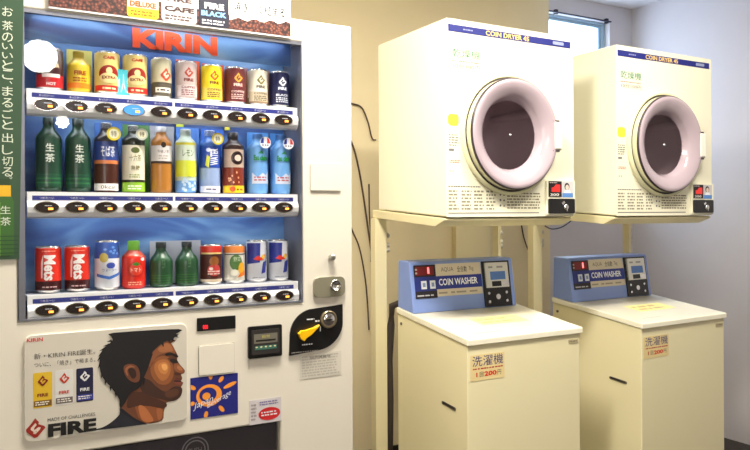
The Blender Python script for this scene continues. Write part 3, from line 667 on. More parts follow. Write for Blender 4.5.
bottle(6, 1, 'clear water bottle with a blue label and yellow round tag', profile(.0255, .160, .76, .013, .014), [(.062, (150, 172, 214)), (1, (60, 110, 196))], a_aqua, .0255, (222, 226, 232), .013, .014, G2, .160, (.012, .136, .0150, (226, 206, 40), 'x'))
def a_gogo(o, W, R):
    L = lab_ink; o.rect(W, -R*1.3, R*1.3, .066, .112, .0003, L((196, 170, 150)), SUB); o.poly(W, ell(.003, .090, .017, .017), .0005, L((44, 26, 30)), SUB); o.poly(W, ell(.004, .090, .009, .008), .0007, L((220, 196, 180)), SUB)
    for i in range(9): o.poly(W, ell(random.uniform(-.02, .02), random.uniform(.028, .056), .0022, .003, 7), .0005, L((236, 170, 130)), SUB)
    o.rect(W, -R*1.45, R*1.45, .002, .020, .0006, L((236, 196, 40)), SUB); o.poly(W, ell(-.010, .011, .007, .007), .0008, L((226, 80, 30)), SUB); o.micro(W, 0, .022, .006, .014, 1, .0008, L((140, 90, 20)), sub=SUB)
card(.5890, .6020, 1.500, 1.536, (214, 200, 50))
bottle(7, 1, 'dark cola brown bottle with a tan label and yellow base band', profile(.0275, .158, .76, .013, .016), [(.060, (130, 50, 30)), (1, (50, 28, 26))], a_gogo, .0275, (40, 34, 36), .014, .016, G2, .158)
def a_vol(o, W, R):
    L = lab_ink; o.poly(W, [(-.008, .104), (0, .112), (.008, .104)], .0005, L((60, 150, 90)), SUB); o.text(W, 'Eau claire', -.019, .019, .086, .100, .0005, L((30, 130, 60)), bold=.05, sub=SUB)
    o.poly(W, [(-.024, .055), (-.010, .042), (.004, .054), (.014, .048), (.026, .062), (.026, .026), (-.024, .026)], .0003, L((206, 216, 236)), SUB)
    o.micro(W, -.018, .018, .032, .046, 2, .0006, L((190, 90, 100)), sub=SUB)
card(.6480, .7060, 1.376, 1.534, (74, 138, 206)); card(.7110, .7630, 1.376, 1.534, (74, 138, 206))
t = bottle(8, 1, 'pale blue water bottle with tricolour round tag, second from the right, middle row', profile(.0265, .158, .74, .013, .014, .04), [(1, (110, 166, 224))], a_vol, .0265, (70, 120, 190), .013, .014, G2, .158, (.010, .132, .015, (232, 234, 240), 'flag'))
t2 = copy_tree(t); t2.location.x = COLX[1][9]; t2['label'] = 'pale blue water bottle with tricolour round tag, rightmost in the middle row'
# row 3
def a_mets(o, W, R, a, b):
    L = lab_ink; H = b-a
    o.text(W, 'Mets', -.012, .013, a+H*.24, a+H*.86, .0004, L((250, 244, 240)), bold=.035, sub=SUB, rot=1)
    o.poly(W, [(-.018, a+H*.3), (-.015, a+H*.3), (-.013, a+H*.88), (-.018, a+H*.7)], .0004, L((250, 230, 225)), SUB)
    o.micro(W, -.016, .016, a+H*.05, a+H*.11, 1, .0004, L((220, 180, 180)), sub=SUB); o.micro(W, -.016, .016, a+H*.93, a+H*.98, 1, .0004, L((255, 160, 130)), sub=SUB)
bm_ = [(.22, (60, 16, 22)), (1, (214, 44, 28))]
t = can(0, 2, .105, .0275, 'red cola can with tilted white lettering, leftmost on the lowest shelf', a_mets, bm_, G3)
t2 = copy_tree(t); t2.location.x = COLX[2][1]; t2['label'] = 'red cola can with tilted white lettering, second from the left on the lowest shelf'
def a_calp(o, W, R, a, b):
    L = lab_ink; H = b-a; o.poly(W, ell(-.012, a+H*.68, .010, .011), .0004, L((206, 186, 90)), SUB); o.poly(W, ell(.004, a+H*.50, .010, .007), .0004, L((60, 80, 170)), SUB)
    o.poly(W, [(-.03, a+H*.25), (0, a+H*.18), (.03, a+H*.28), (.03, a+H*.34), (0, a+H*.25), (-.03, a+H*.32)], .0004, L((60, 110, 196)), SUB)
    for i in range(6): o.poly(W, ell(random.uniform(-.02, .022), a+H*random.uniform(.72, .95), .004, .003, 7), .0004, L((110, 160, 230)), SUB)
    o.text(W, 'ウォーター', -.015, .018, a+H*.36, a+H*.43, .0004, L((50, 70, 150)), sub=SUB)
can(2, 2, .115, .0280, 'white and blue milky drink can with a gold seal on the lowest shelf', a_calp, [(.66, (226, 230, 238)), (1, (56, 92, 176))], G3)
def a_tom(o, W, R):
    L = lab_ink; o.poly(W, ell(0, .046, .020, .018), .0004, L((190, 24, 20)), SUB); o.poly(W, ell(0, .046, .0165, .0145), .0006, L((224, 60, 40)), SUB); o.poly(W, [(-.009, .058), (0, .064), (.010, .058), (0, .054)], .0008, L((70, 140, 50)), SUB)
    o.poly(W, ell(.017, .070, .006, .004), .0004, L((240, 236, 230)), SUB); o.text(W, 'トマト', -.012, .012, .040, .050, .0008, L((250, 230, 210)), bold=.004, sub=SUB); o.micro(W, -.018, .018, .008, .018, 2, .0004, L((255, 190, 160)), sub=SUB)
bottle(3, 2, 'red tomato juice bottle with a lime green cap on the lowest shelf', profile(.0275, .114, .64, .0125, .016), [(.078, (214, 40, 28)), (1, (190, 70, 40))], a_tom, .0275, (120, 190, 50), .0135, .022, G3, .114)
card(.4010, .5250, 1.148, 1.258, (176, 180, 186))
def a_gr(o, W, R):
    L = lab_ink; o.text(W, '生茶', -.004, .004, .046, .070, .0004, L((120, 160, 120)), sub=SUB)
    for i in range(4): o.rect(W, -R*1.4, R*1.4, .010+.006*i, .0115+.006*i, .0004, L((60, 120, 60)), SUB)
t = bottle(4, 2, 'short dark green tea bottle with dark cap, left of the pair on the lowest shelf', profile(.0275, .110, .55, .0115, .014), [(1, (34, 74, 46))], a_gr, .0275, (30, 40, 36), .0125, .014, G3, .110)
t2 = copy_tree(t); t2.location.x = COLX[2][5]; t2['label'] = 'short dark green tea bottle with dark cap, right of the pair on the lowest shelf'
def a_coc(o, W, R, a, b):
    L = lab_ink; H = b-a; o.poly(W, ell(0, a+H*.60, .012, .012), .0004, L((150, 90, 40)), SUB); o.poly(W, ell(0, a+H*.34, .017, .015), .0004, L((196, 60, 60)), SUB); o.poly(W, ell(-.008, a+H*.38, .005, .004), .0006, L((240, 210, 200)), SUB); o.micro(W, -.016, .016, a+H*.2, a+H*.34, 2, .0007, L((240, 210, 200)), sub=SUB)
    o.rect(W, -R*1.3, R*1.3, a+H*.80, a+H*.85, .0004, L((226, 200, 130)), SUB)
can(6, 2, .100, .0275, 'dark red and brown fruit drink can on the lowest shelf', a_coc, [(.08, (214, 196, 170)), (.80, (70, 30, 28)), (1, (196, 44, 32))], G3)
def a_veg(o, W, R, a, b):
    L = lab_ink; H = b-a; o.poly(W, ell(-.004, a+H*.55, .016, .020), .0004, L((80, 120, 60)), SUB); o.poly(W, ell(.012, a+H*.36, .010, .016), .0006, L((236, 170, 40)), SUB); o.poly(W, ell(-.008, a+H*.25, .010, .008), .0006, L((240, 236, 220)), SUB)
    o.poly(W, [(0, a+H*.1), (.024, a+H*.16), (.024, a+H*.30), (.006, a+H*.22)], .0008, L((230, 120, 30)), SUB); o.text(W, '野菜', -.010, .008, a+H*.58, a+H*.72, .0007, L((210, 226, 190)), bold=.004, sub=SUB)
    o.rect(W, -R*1.3, R*1.3, a+H*.78, a+H*.81, .0004, L((60, 60, 70)), SUB)
can(7, 2, .098, .0275, 'vegetable juice can with green and orange print on the lowest shelf', a_veg, [(.84, (226, 222, 208)), (1, (224, 130, 60))], G3)
def a_rb(o, W, R, a, b):
    L = lab_ink; H = b-a
    o.poly(W, [(-R*1.4, a+H*.42), (-.001, a+H*.47), (.001, a+H*.995), (-R*1.4, a+H*.995)], .0004, L((36, 50, 140)), SUB)
    o.poly(W, [(.003, a+H*.16), (.017, a+H*.19), (.021, a+H*.52), (.008, a+H*.47)], .0004, L((36, 50, 140)), SUB)
    o.poly(W, [(-.018, a+H*.56), (-.006, a+H*.66), (.002, a+H*.60), (.012, a+H*.70), (.016, a+H*.64), (.010, a+H*.54), (-.004, a+H*.52)], .0007, L((214, 50, 40)), SUB)
    o.poly(W, ell(.009, a+H*.62, .005, .006), .0009, L((240, 190, 60)), SUB); o.micro(W, -.018, .018, a+H*.04, a+H*.08, 1, .0004, L((120, 124, 134)), sub=SUB)
    o.text(W, 'ENERGY', .018, .023, a+H*.35, a+H*.85, .0006, L((60, 60, 80)), sub=SUB, rot=1)
card(.6480, .7060, 1.148, 1.256, (176, 180, 188)); card(.7080, .7610, 1.148, 1.256, (176, 180, 188))
t = can(8, 2, .108, .0268, 'slim blue and silver energy drink can, second from the right on the lowest shelf', a_rb, [(1, (206, 208, 216))], G3)
t2 = copy_tree(t); t2.location.x = COLX[2][9]; t2['label'] = 'slim blue and silver energy drink can, rightmost on the lowest shelf'
# ================================================================== DRYERS
DXa, DXb, DY, DYB = 1.466, 2.066, 2.07, 2.54
dr = thing('coin_dryer', (1.766, 2.3, 1.305), 'white coin-operated tumble dryer raised above the nearer washing machine', 'tumble dryer')
PD = plane(DY); CX, CZ, HR = 1.745, 1.6075, .195
o = MB(); zf, zr, zt = 1.3095, 1.3395, 2.0
angs = sorted([2*PI*i/48 for i in range(48)] + [math.atan2(z-CZ, x-CX) % (2*PI) for x in (DXa, DXb) for z in (zf, zt)])
ci, ou = [], []
for a in angs:
    cs, sn = math.cos(a), math.sin(a)
    k = min([(DXb-CX)/cs if cs > 1e-9 else 9, (DXa-CX)/cs if cs < -1e-9 else 9, (zt-CZ)/sn if sn > 1e-9 else 9, (zf-CZ)/sn if sn < -1e-9 else 9])
    ci.append((CX+HR*cs, DY, CZ+HR*sn)); ou.append((CX+k*cs, DY, CZ+k*sn))
n = len(angs); o.add(ci+ou, [(i, i+n, (i+1) % n+n, (i+1) % n) for i in range(n)], m_dry)
A = [(DXa, DY, zf), (DXb, DY, zf), (DXb, DY, zt), (DXa, DY, zt)]; B = [(DXa, DYB, zr), (DXb, DYB, zr), (DXb, DYB, zt), (DXa, DYB, zt)]
o.add(A+B, [(4, 5, 6, 7), (0, 1, 5, 4), (1, 2, 6, 5), (2, 3, 7, 6), (3, 0, 4, 7)], m_dry)
o.build('cabinet', dr, bevel=.006)
m_drum = mat('drum_steel', (214, 198, 204), .45, .1)
o = MB(); o.lathe([(.205, .008), (.232, .010), (.232, .34), (.05, .36), (.0001, .36)], m_drum, c=(CX, DY, CZ), axis='y', n=48)
for i in range(3):
    a = 2*PI*i/3+.5; o.lathe([(.02, .03), (.012, .33)], m_drum, c=(CX+.215*math.cos(a), DY, CZ+.215*math.sin(a)), axis='y', n=10)
o.build('drum', dr)
o = MB(); o.lathe([(.195, .004), (.2195, .001), (.2215, -.006), (.2195, -.013), (.213, -.017), (.2085, -.016), (.208, -.004), (.195, -.002), (.195, .004)], mat('door_flange_ivory', (220, 218, 184), .25), c=(CX, DY, CZ), axis='y', n=64); o.build('door_flange', dr)
dd = MB(); dd.lathe([(.2078, -.005), (.2078, -.012), (.2045, -.014), (.2005, -.013)], m_gasket, c=(CX, DY, CZ), axis='y', n=64)
dd.lathe([(.201, -.004), (.2020, -.036)], MATS['door_flange_ivory'], c=(CX, DY, CZ), axis='y', n=64)
dd.lathe([(.2020, -.036), (.2015, -.041), (.1975, -.0445)], m_gasket, c=(CX, DY, CZ), axis='y', n=64)
dd.lathe([(.1975, -.0445), (.190, -.0475), (.182, -.047), (.165, -.040), (.150, -.031), (.141, -.024), (.137, -.019), (.133, -.010), (.128, -.002), (.126, .004)], m_ring, c=(CX, DY, CZ), axis='y', n=64)
do = dd.build('door', dr)
o = MB(); o.lathe([(.1275, .002), (.110, -.002), (.06, -.005), (.0001, -.006)], m_dglass, c=(CX, DY, CZ), axis='y', n=48); o.build('door_glass', do)
o = MB(); o.lathe([(.0035, -.005), (.0035, -.010), (.0001, -.0115)], mat('white_nub', (250, 250, 250), .3), c=(CX, DY, CZ), axis='y', n=12); o.build('glass_rivet', do)
o = MB(); o.prism_x(CX+.180, CX+.214, [(DY-.001, CZ-.050), (DY-.044, CZ-.052), (DY-.052, CZ-.046), (DY-.052, CZ+.050), (DY-.044, CZ+.056), (DY-.001, CZ+.054)], mat('handle_white', (244, 242, 232), .25)); o.build('door_handle', dr, bevel=.004)
o = MB()
for zg in (CZ+.054, CZ-.058): o.prism_x(CX+.172, CX+.204, [(DY-.001, zg), (DY-.047, zg), (DY-.047, zg+.006), (DY-.001, zg+.006)], m_gasket)
o.build('handle_gap', dr)
# prints on the dryer front
m_band = ink((28, 36, 124)); 
o = MB(); o.slab(PD, [(1.476, 1.9555), (2.0505, 1.9555), (2.0505, 1.9800), (1.476, 1.9800)], .0003, .0012, m_band)
o.text(PD, 'COIN DRYER 45', 1.640, 1.842, 1.9585, 1.9765, .0016, ink((252, 214, 110)), bold=.02); o.micro(PD, 1.540, 1.590, 1.963, 1.972, 1, .0016, ink((150, 156, 200))); o.slab(PD, rrect(1.960, 2.016, 1.9620, 1.9740, .004), .0012, .0018, ink((150, 160, 196))); o.build('brand_band', dr)
o = MB(); o.text(PD, '乾燥機', 1.492, 1.6145, 1.8665, 1.8985, .0006, ink((40, 130, 98))); o.micro(PD, 1.492, 1.6145, 1.851, 1.8575, 1, .0006, ink((190, 70, 60)))
o.text(PD, '10分100円', 1.496, 1.6145, 1.829, 1.846, .0006, ink((70, 58, 64))); o.build('price_print', dr)
o = MB(); o.slab(PD, rrect(1.474, 1.519, 1.628, 1.668, .012), .0003, .0008, ink((226, 236, 60))); o.build('yellow_sticker', dr)
o = MB(); o.micro(PD, 1.4765, 1.520, 1.555, 1.600, 5, .0005, ink((130, 128, 120)), .6); o.build('side_print', dr); o = MB(); o.micro(PD, 1.4765, 1.515, 1.535, 1.552, 1, .0005, ink((120, 118, 120)), .4)
o.build('side_print', dr); o = MB(); o.micro(PD, 1.4780, 1.530, 1.497, 1.510, 2, .0005, ink((196, 110, 100)), .6); o.build('side_print', dr); o = MB(); o.micro(PD, 1.4785, 1.505, 1.464, 1.476, 1, .0005, ink((190, 186, 176)))
o.build('side_print', dr)
o = MB(); o.micro(PD, 1.4735, 1.620, 1.4125, 1.4195, 1, .0005, ink((100, 96, 86)))
for j in range(4): o.micro(PD, 1.4745+j*.055, 1.520+j*.055, 1.332, 1.406, 6, .0005, ink((146, 140, 118)), .6)
for j in range(3): o.text(PD, '●', 1.700, 1.708, 1.386-j*.020, 1.394-j*.020, .0005, ink((90, 86, 84))); o.text(PD, '▲', 1.716, 1.726, 1.386-j*.020, 1.394-j*.020, .0005, ink((90, 86, 84)))
o.micro(PD, 1.735, 1.895, 1.336, 1.400, 6, .0005, ink((140, 130, 100)), .9); o.micro(PD, 1.862, 1.895, 1.390, 1.398, 1, .0005, ink((120, 110, 100)))
o.rect(PD, 1.4735, 1.8885, 1.3215, 1.3250, .0005, ink((120, 116, 112))); o.build('instruction_print', dr)
o = MB(); o.slab(PD, rrect(1.9195, 2.0635, 1.3145, 1.4465, .006), .0003, .010, m_dry); cpo = o.build('coin_panel', dr, bevel=.002)
PD2 = plane(DY-.010)
o = MB(); o.slab(PD2, [(1.927, 1.383), (1.992, 1.383), (1.992, 1.4425), (1.927, 1.4425)], 0, .002, ink((30, 22, 26))); o.poly(PD2, [(1.940, 1.402), (1.984, 1.402), (1.984, 1.430), (1.962, 1.430), (1.952, 1.420), (1.940, 1.418)], .0023, mat('red_display', (206, 44, 40), .3, emis=.35))
o.micro(PD2, 1.931, 1.970, 1.4335, 1.4395, 1, .0023, ink((200, 190, 190))); o.text(PD2, '300', 1.934, 1.978, 1.3865, 1.3965, .0023, ink((220, 216, 210)), bold=.02); o.build('time_display', cpo)
o = MB(); o.slab(PD2, [(1.9945, 1.381), (2.0525, 1.381), (2.0525, 1.4420), (1.9945, 1.4420)], 0, .0008, ink((206, 204, 206))); o.rect(PD2, 1.996, 2.051, 1.382, 1.398, .0011, ink((90, 140, 210)))
o.poly(PD2, ell(2.020, 1.423, .013, .014, 16), .0011, ink((50, 44, 46))); o.poly(PD2, ell(2.021, 1.420, .009, .010, 14), .0013, ink((232, 206, 190))); o.poly(PD2, [(2.004, 1.398), (2.040, 1.398), (2.034, 1.410), (2.010, 1.410)], .0013, ink((240, 240, 244))); o.build('picture_sticker', cpo)
o = MB(); o.slab(PD2, rrect(1.925, 2.0565, 1.3205, 1.3765, .005), 0, .006, m_dark); cb = o.build('coin_slot', cpo, bevel=.002)
P3 = plane(DY-.016); o = MB(); o.slab(P3, [(1.985, 1.360), (1.998, 1.368), (2.004, 1.362), (1.992, 1.352)], 0, .003, m_chrome); o.lathe([(.011, 0), (.011, -.006), (.007, -.008), (.0001, -.008)], m_chrome, c=(2.008, DY-.016, 1.345), axis='y', n=16); o.rect(P3, 2.006, 2.010, 1.329, 1.340, .0085, m_chrome); o.build('coin_knob', cpo)
d2 = copy_tree(dr); d2.location.x += .834; d2['label'] = 'white coin-operated tumble dryer raised above the washing machine near the right wall'
# ================================================================== DRYER STANDS
st = thing('dryer_stand', (1.766, 2.3, 0), 'cream steel stand whose posts hold the dryer beside the vending machine', 'stand')
o = MB(); o.prism_x(DXa-.004, DXb+.002, [(2.135, 1.2755), (2.58, 1.306), (2.58, 1.3385), (DY+.012, 1.3055), (DY+.004, 1.299)], m_post); o.build('tray', st, bevel=.003)
for nm, xa, xb in (('post', 1.453, 1.507), ('post', 2.081, 2.098)):
    o = MB(); yy = 2.545
    o.add(*([(xa, yy, 0), (xb, yy, 0), (xb, yy, 1.304), (xa, yy, 1.304), (xa, yy+.04, 0), (xb, yy+.04, 0), (xb, yy+.04, 1.304), (xa, yy+.04, 1.304)], [(0, 1, 2, 3), (7, 6, 5, 4), (0, 3, 7, 4), (1, 5, 6, 2), (3, 2, 6, 7), (0, 4, 5, 1)]), m_post) if xb < 2.07 else o.box(xa, xb, yy, yy+.04, 0, 1.304, m_post)
    po = o.build(nm, st, bevel=.002)
    for zz in (1.235, 1.195, 1.175):
        b_ = MB(); b_.lathe([(.010, 0), (.010, .016), (.006, .02), (.0001, .02)], mat('bolt_white', (200, 196, 186), .4), c=(xb+.0002, yy+.015, zz), axis='x', n=10); b_.build('bolt', po)
MB().box(2.0685, 2.0985, 2.545, 2.585, 1.3045, 1.338, m_post).build('tray_bracket', st)
s2 = copy_tree(st); s2.location.x += .834; s2['label'] = 'cream steel stand whose posts hold the dryer nearest the right wall'
# ================================================================== WASHERS
WXa, WXb, WY, WYB = 1.5235, 2.0705, 2.03, 2.50
wa = thing('coin_washing_machine', (1.797, 2.27, 0), 'cream coin-operated washing machine with blue console beside the vending machine', 'washing machine')
o = MB(); sl = (.9480-.8855)/(WYB-WY); zt = lambda y, off=0: .8855+(y-WY)*sl-off
o.prism_x(WXa+.005, WXb-.008, [(WY+.008, .03), (WY+.008, zt(WY, .0235)), (WYB, zt(WYB, .0235)), (WYB, .03)], m_wash); o.build('body', wa, bevel=.004)
for fx_ in (WXa+.05, WXb-.05):
    for fy in (WY+.06, WYB-.06): MB().lathe([(.0001, 0), (.025, 0), (.022, .0295)], m_dark, c=(fx_, fy, 0), n=14).build('foot', wa)
o = MB(); o.prism_x(WXa, WXb, [(WY, zt(WY, .0225)), (WY, zt(WY, .002)), (WY+.004, zt(WY+.004)), (WYB, zt(WYB)), (WYB, zt(WYB, .0225))], m_lid); lo = o.build('lid', wa, bevel=.0025)
PL = lambda u, v, h: (u, v, zt(v)+h)
o = MB(); o.slab(PL, rrect(1.70, 1.93, 2.17, 2.265, .004), .0002, .0006, ink((240, 234, 160))); o.micro(PL, 1.72, 1.91, 2.18, 2.25, 2, .0009, ink((206, 180, 130)), .6)
o.build('notice_sticker', lo)
o = MB(); o.micro(PL, 1.60, 1.72, 2.083, 2.090, 1, .0005, ink((120, 120, 130))); o.micro(PL, 1.86, 1.98, 2.12, 2.127, 1, .0005, ink((190, 190, 180)))
o.build('lid_print', lo)
# side slot
o = MB(); PSd = lambda u, v, h: (WXa+.005-h, u, v)
def cap_pts(p, q, r, n=6):
    a = math.atan2(q[1]-p[1], q[0]-p[0]); out = []
    for i in range(n+1): t = a-PI/2+PI*i/n; out.append((q[0]+r*math.cos(t), q[1]+r*math.sin(t)))
    for i in range(n+1): t = a+PI/2+PI*i/n; out.append((p[0]+r*math.cos(t), p[1]+r*math.sin(t)))
    return out
v_ = [(2.112, .6275), (2.186, .6345)]
o.slab(PSd, cap_pts(v_[0], v_[1], .0062), .0003, .002, ink((96, 88, 80))); o.slab(PSd, cap_pts((2.116, .629), (2.182, .6355), .0025), .002, .0025, m_dark); o.build('side_slot', wa)
o = MB(); o.slab(PSd, ell(2.47, .885, .006, .006, 12), .0003, .003, ink((90, 84, 76))); o.build('side_screw', wa)
# price sign & maker plate
PW = plane(WY+.008); px0, px1, pz0, pz1 = 1.541, 1.692, .737, .828
sg = MB(); sg.slab(PW, [(px0, pz0), (px1, pz0), (px1, pz1), (px0, pz1)], .0003, .0010, ink((226, 206, 150)))
sg.text(PW, '洗濯機', px0+.008, px1-.006, pz1-.041, pz1-.004, .0013, ink((24, 28, 110))); sg.micro(PW, px0+.010, px1-.008, pz1-.054, pz1-.045, 1, .0013, ink((176, 40, 40)), 1)
sg.text(PW, '1', px0+.024, px0+.030, pz0+.014, pz0+.029, .0013, ink((200, 90, 60))); sg.text(PW, '回', px0+.040, px0+.056, pz0+.013, pz0+.030, .0013, ink((30, 30, 40))); sg.text(PW, '200', px0+.060, px1-.036, pz0+.013, pz0+.030, .0013, ink((206, 40, 30)), bold=.04); sg.text(PW, '円', px1-.032, px1-.016, pz0+.013, pz0+.030, .0013, ink((30, 30, 40)))
sg.build('price_sign', wa)
o = MB(); o.slab(PW, rrect(2.003, 2.052, .8270, .8420, .003), .0003, .002, ink((176, 164, 130))); o.micro(PW, 2.008, 2.047, .8310, .8390, 1, .0023, ink((110, 100, 80))); mk = o.build('maker_plate', wa)
# console
KX0, KX1 = 1.529, 2.046; ky0, kz0, ky1, kz1 = 2.383, zt(2.383)+.0008, 2.412, 1.1325
o = MB(); o.prism_x(KX0, KX1, [(ky0, kz0), (ky1, kz1-.006), (ky1+.006, kz1), (2.494, kz1+.003), (2.498, zt(2.498)+.0008)], m_blue); ko = o.build('console', wa, bevel=.006)
nl = math.hypot(ky1-ky0, kz1-kz0)
def PC(u, v, h):  # u 0..1 across, v 0..1 from the top down
    t = 1-v; u = u-.086*u*(1-u); return (KX0+u*(KX1-KX0), ky0+(ky1-ky0)*t-h*(kz1-kz0)/nl, kz0+(kz1-kz0)*t+h*(ky1-ky0)/nl)
PCf = lambda u, v, h: PC(u, 1-v, h)     # v upwards
def crect(o, u0, u1, v0, v1, h0, h1, m): o.slab(PCf, [(u0, 1-v1), (u1, 1-v1), (u1, 1-v0), (u0, 1-v0)], h0, h1, m)
m_sil = ink((206, 196, 178))
o = MB(); crect(o, .245, .685, .06, .30, .0005, .0012, m_sil); crect(o, .04, .685, .30, .56, .0005, .0014, ink((34, 50, 140))); crect(o, .245, .685, .56, .70, .0005, .0012, m_sil)
def ctext(o, s, u0, u1, v0, v1, h, m, bold=0): o.text(PCf, s, u0, u1, 1-v1, 1-v0, h, m, bold=bold)
ctext(o, 'AQUA', .30, .42, .13, .23, .0016, ink((90, 84, 84))); ctext(o, '全自動', .455, .55, .12, .24, .0016, ink((40, 36, 40)), .004); ctext(o, '7kg', .57, .615, .13, .24, .0016, ink((90, 84, 84)))
ctext(o, 'COIN WASHER', .27, .645, .355, .49, .0018, ink((236, 240, 250)), .02); o.micro(PCf, .26, .67, .33, .40, 1, .0016, ink((150, 144, 134))); o.build('name_strip', ko)
o = MB(); crect(o, .035, .245, .07, .30, .0005, .003, ink((26, 18, 22))); crect(o, .05, .225, .10, .27, .003, .0034, ink((110, 16, 22)))
crect(o, .035, .245, .30, .58, .0005, .0026, ink((28, 42, 120))); crect(o, .035, .245, .58, .72, .0005, .0028, ink((26, 22, 34))); o.micro(PCf, .05, .22, .31, .36, 1, .0030, ink((190, 190, 200)))
o.text(PCf, '1', .165, .182, .76, .88, .0038, mat('led_digit', (255, 90, 90), .3, emis=3), bold=.03); o.micro(PCf, .045, .065, .74, .88, 2, .0038, ink((170, 160, 160)))
kp = o.build('control_panel', ko)
for u in (.095, .180):
    o = MB(); o.slab(PCf, [(u, .46), (u+.05, .46), (u+.05, .62), (u, .62)], .0028, .0055, ink((214, 220, 232))); o.rect(PCf, u+.012, u+.038, .50, .58, .0058, ink((120, 140, 180))); o.build('push_button', ko)
o = MB(); crect(o, .695, .955, .05, .985, .0005, .006, m_dark); km = o.build('coin_unit', ko)
o = MB(); crect(o, .715, .930, .085, .60, .006, .013, mat('coin_face_silver', (214, 214, 210), .3, .3)); crect(o, .755, .900, .27, .44, .013, .0135, ink((80, 120, 190))); crect(o, .765, .855, .47, .575, .013, .0135, m_dark); o.micro(PCf, .74, .91, .78, .86, 1, .0135, ink((150, 150, 150))); crect(o, .870, .925, .48, .575, .013, .0150, m_chrome); o.build('coin_face', ko)
for u, v, r in ((.735, .71, .011), (.905, .71, .011), (.735, .88, .011), (.905, .88, .011), (.822, .79, .022)):
    o = MB(); o.slab(PCf, ell(u, 1-v, r, r*(KX1-KX0)/nl, 14), .0061, .009, m_chrome); o.build('screw' if r < .02 else 'reject_button', ko)
w2 = copy_tree(wa); w2.location = (2.666, 2.284, 0); w2.scale = (1.055, 1.05, .988); w2.rotation_euler.z = math.radians(2.5); w2['label'] = 'cream coin-operated washing machine with blue console near the right wall'
# ================================================================== CABLES ON THE WALL
m_cab = mat('cable_brown', (84, 64, 48), .6)
def wire(pts, r, label, Y=YB-.012, m=m_cab, cat='cable'):
    P = [(at(px, py, y_)[0], y_, at(px, py, y_)[1]) for px, py, y_ in [(p+(Y,))[:3] for p in pts]]
    # smooth the run
    Q_ = []
    for i in range(len(P)-1):
        p0 = Vector(P[max(i-1, 0)]); p1 = Vector(P[i]); p2 = Vector(P[i+1]); p3 = Vector(P[min(i+2, len(P)-1)])
        for k in range(6):
            t = k/6; Q_.append(.5*((2*p1)+(-p0+p2)*t+(2*p0-5*p1+4*p2-p3)*t*t+(-p0+3*p1-3*p2+p3)*t**3))
    Q_.append(Vector(P[-1])); o = MB().tube(Q_, r, m).build('wall_cable'); tag(o, label, cat); return o
wire([(345, 103), (354, 104), (362, 108), (368, 122), (372, 138), (376, 140)], .004, 'thin brown cable arching over the wall just right of the vending machine top')
wire([(345, 130), (353, 146), (359, 170), (364, 200), (369, 235), (374, 268), (380, 280)], .005, 'brown cable slanting down the wall between vending machine and stand post')
wire([(369, 184), (369.5, 215), (371, 240), (371, 262)], .004, 'short vertical cable on the wall beside the first stand post')
wire([(346, 215), (353, 232), (360, 250), (366, 285), (369, 330)], .004, 'lowest brown cable behind the vending machine, curving down the wall')
wire([(521, 222), (524, 238), (529, 252), (534, 262)], .004, 'thin dark cable hanging on the wall left of the second stand post')
wire([(545, 226), (552, 229), (562, 227), (571, 221)], .003, 'thin sagging cable below the right corner of the nearer dryer', Y=2.62, m=mat('cable_grey', (70, 66, 86), .6))
# drain hose standing in the gap beside the nearer washer
hp = [(388, 440), (390, 400), (389, 360), (391, 325), (392, 306)]
hz = []
for px, py in hp:
    X_, Z_ = at(px, py, 2.64); hz.append((X_, 2.64, Z_))
hz = [(hz[0][0]-.0, 2.64, .025)] + hz[1:] + [(hz[-1][0]+.03, 2.60, hz[-1][2]+.02), (hz[-1][0]+.06, 2.53, hz[-1][2]-.0)]
o = MB().tube(hz, .016, mat('hose_grey', (70, 62, 58), .6)).build('drain_hose'); tag(o, 'dark grey drain hose upright in the gap between first stand post and nearer washing machine', 'hose')
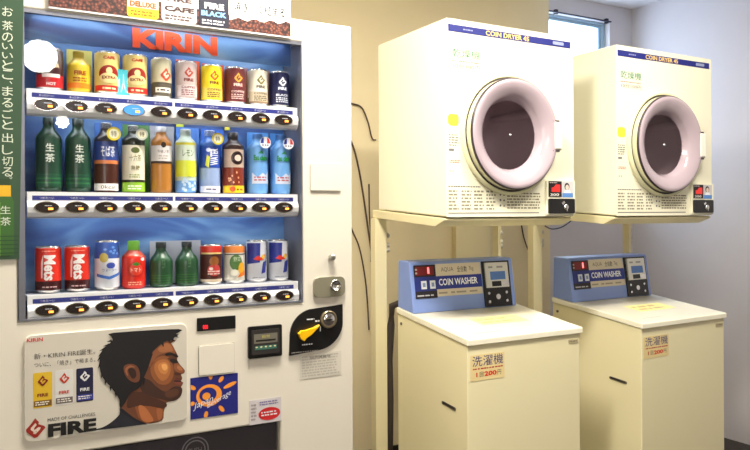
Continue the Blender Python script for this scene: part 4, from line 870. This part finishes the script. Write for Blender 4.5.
# ================================================================== LIGHTS
def globe(name, loc, r, strength, label):
    t = thing(name, (loc[0], loc[1], ZC), label, 'lamp')
    m = mat('globe_glow_%s' % strength, (255, 250, 240), .4, emis=strength)
    MB().lathe([(.0001, -r)] + [(r*math.sin(PI*i/12), -r*math.cos(PI*i/12)) for i in range(1, 12)] + [(.0001, r)], m, c=loc, n=48).build('glass_globe', t)
    MB().lathe([(.05, ZC-loc[2]-.0005), (.05, r*.9), (.02, r*.85)], m_steel, c=loc, n=16).build('fitting', t)
L = globe('globe_lamp', (.528, -2.40, 2.50), .122, 46, 'round white globe lamp hanging behind the viewer, seen mirrored in the display glass')
L = globe('globe_lamp', (.715, -2.70, 2.058), .050, 46, 'small round white lamp hanging behind the viewer, seen mirrored between the green bottles')
def area(name, loc, rot, sx, sy, power, col):
    l = bpy.data.lights.new(name, 'AREA'); l.shape = 'RECTANGLE'; l.size = sx; l.size_y = sy; l.energy = power; l.color = col
    o = bpy.data.objects.new(name, l); COL.objects.link(o); o.location = loc; o.rotation_euler = rot; return o
# ceiling fittings
def fitting(x, y, sx, sy, power, label, col=(1, .93, .80)):
    t = thing('ceiling_light_fitting', (x, y, ZC), label, 'ceiling light')
    MB().box(x-sx/2-.03, x+sx/2+.03, y-sy/2-.03, y+sy/2+.03, ZC-.05, ZC-.0005, mat('fitting_white', (235, 235, 230), .5)).build('housing', t)
    area('ceiling_lamp_light', (x, y, ZC-.052), (0, 0, 0), sx, sy, power, col)
fitting(.72, 1.42, .6, .2, 54, 'white ceiling light fitting just in front of the vending machine')
fitting(2.10, 1.25, .8, .2, 27, 'white ceiling light fitting in front of the two dryers')
fitting(.60, -.95, 1.0, .2, 9, 'white ceiling light fitting above and behind the viewer')
area('side_fill_light', (-1.3, -1.6, 1.6), (math.radians(90), 0, math.radians(-28)), 1.2, 1.2, 19, (1, .95, .86))  # added soft fill from the left, unseen
pl = area('window_portal', ((WX0+WX1)/2, YW+.2, (WZ0+WZ1)/2), (math.radians(90), 0, PI), WX1-WX0, WZ1-WZ0, 1, (1, 1, 1)); pl.rotation_euler = (math.radians(-90), 0, 0)
pl.data.cycles.is_portal = True
w_ = bpy.data.worlds.new('daylight'); scn.world = w_; w_.use_nodes = True; bg = w_.node_tree.nodes['Background']; bg.inputs[0].default_value = (.62, .78, 1, 1); bg.inputs[1].default_value = 5.5
scn.view_settings.view_transform = 'Standard'; scn.view_settings.look = 'None'; scn.view_settings.exposure = .48; scn.view_settings.gamma = 1
try: scn.view_settings.use_curve_mapping = False
except Exception: pass
scn.cycles.max_bounces = 8; scn.cycles.transparent_max_bounces = 12; scn.cycles.caustics_reflective = False; scn.cycles.caustics_refractive = False
scn.cycles.use_denoising = True; scn.cycles.sample_clamp_indirect = 6
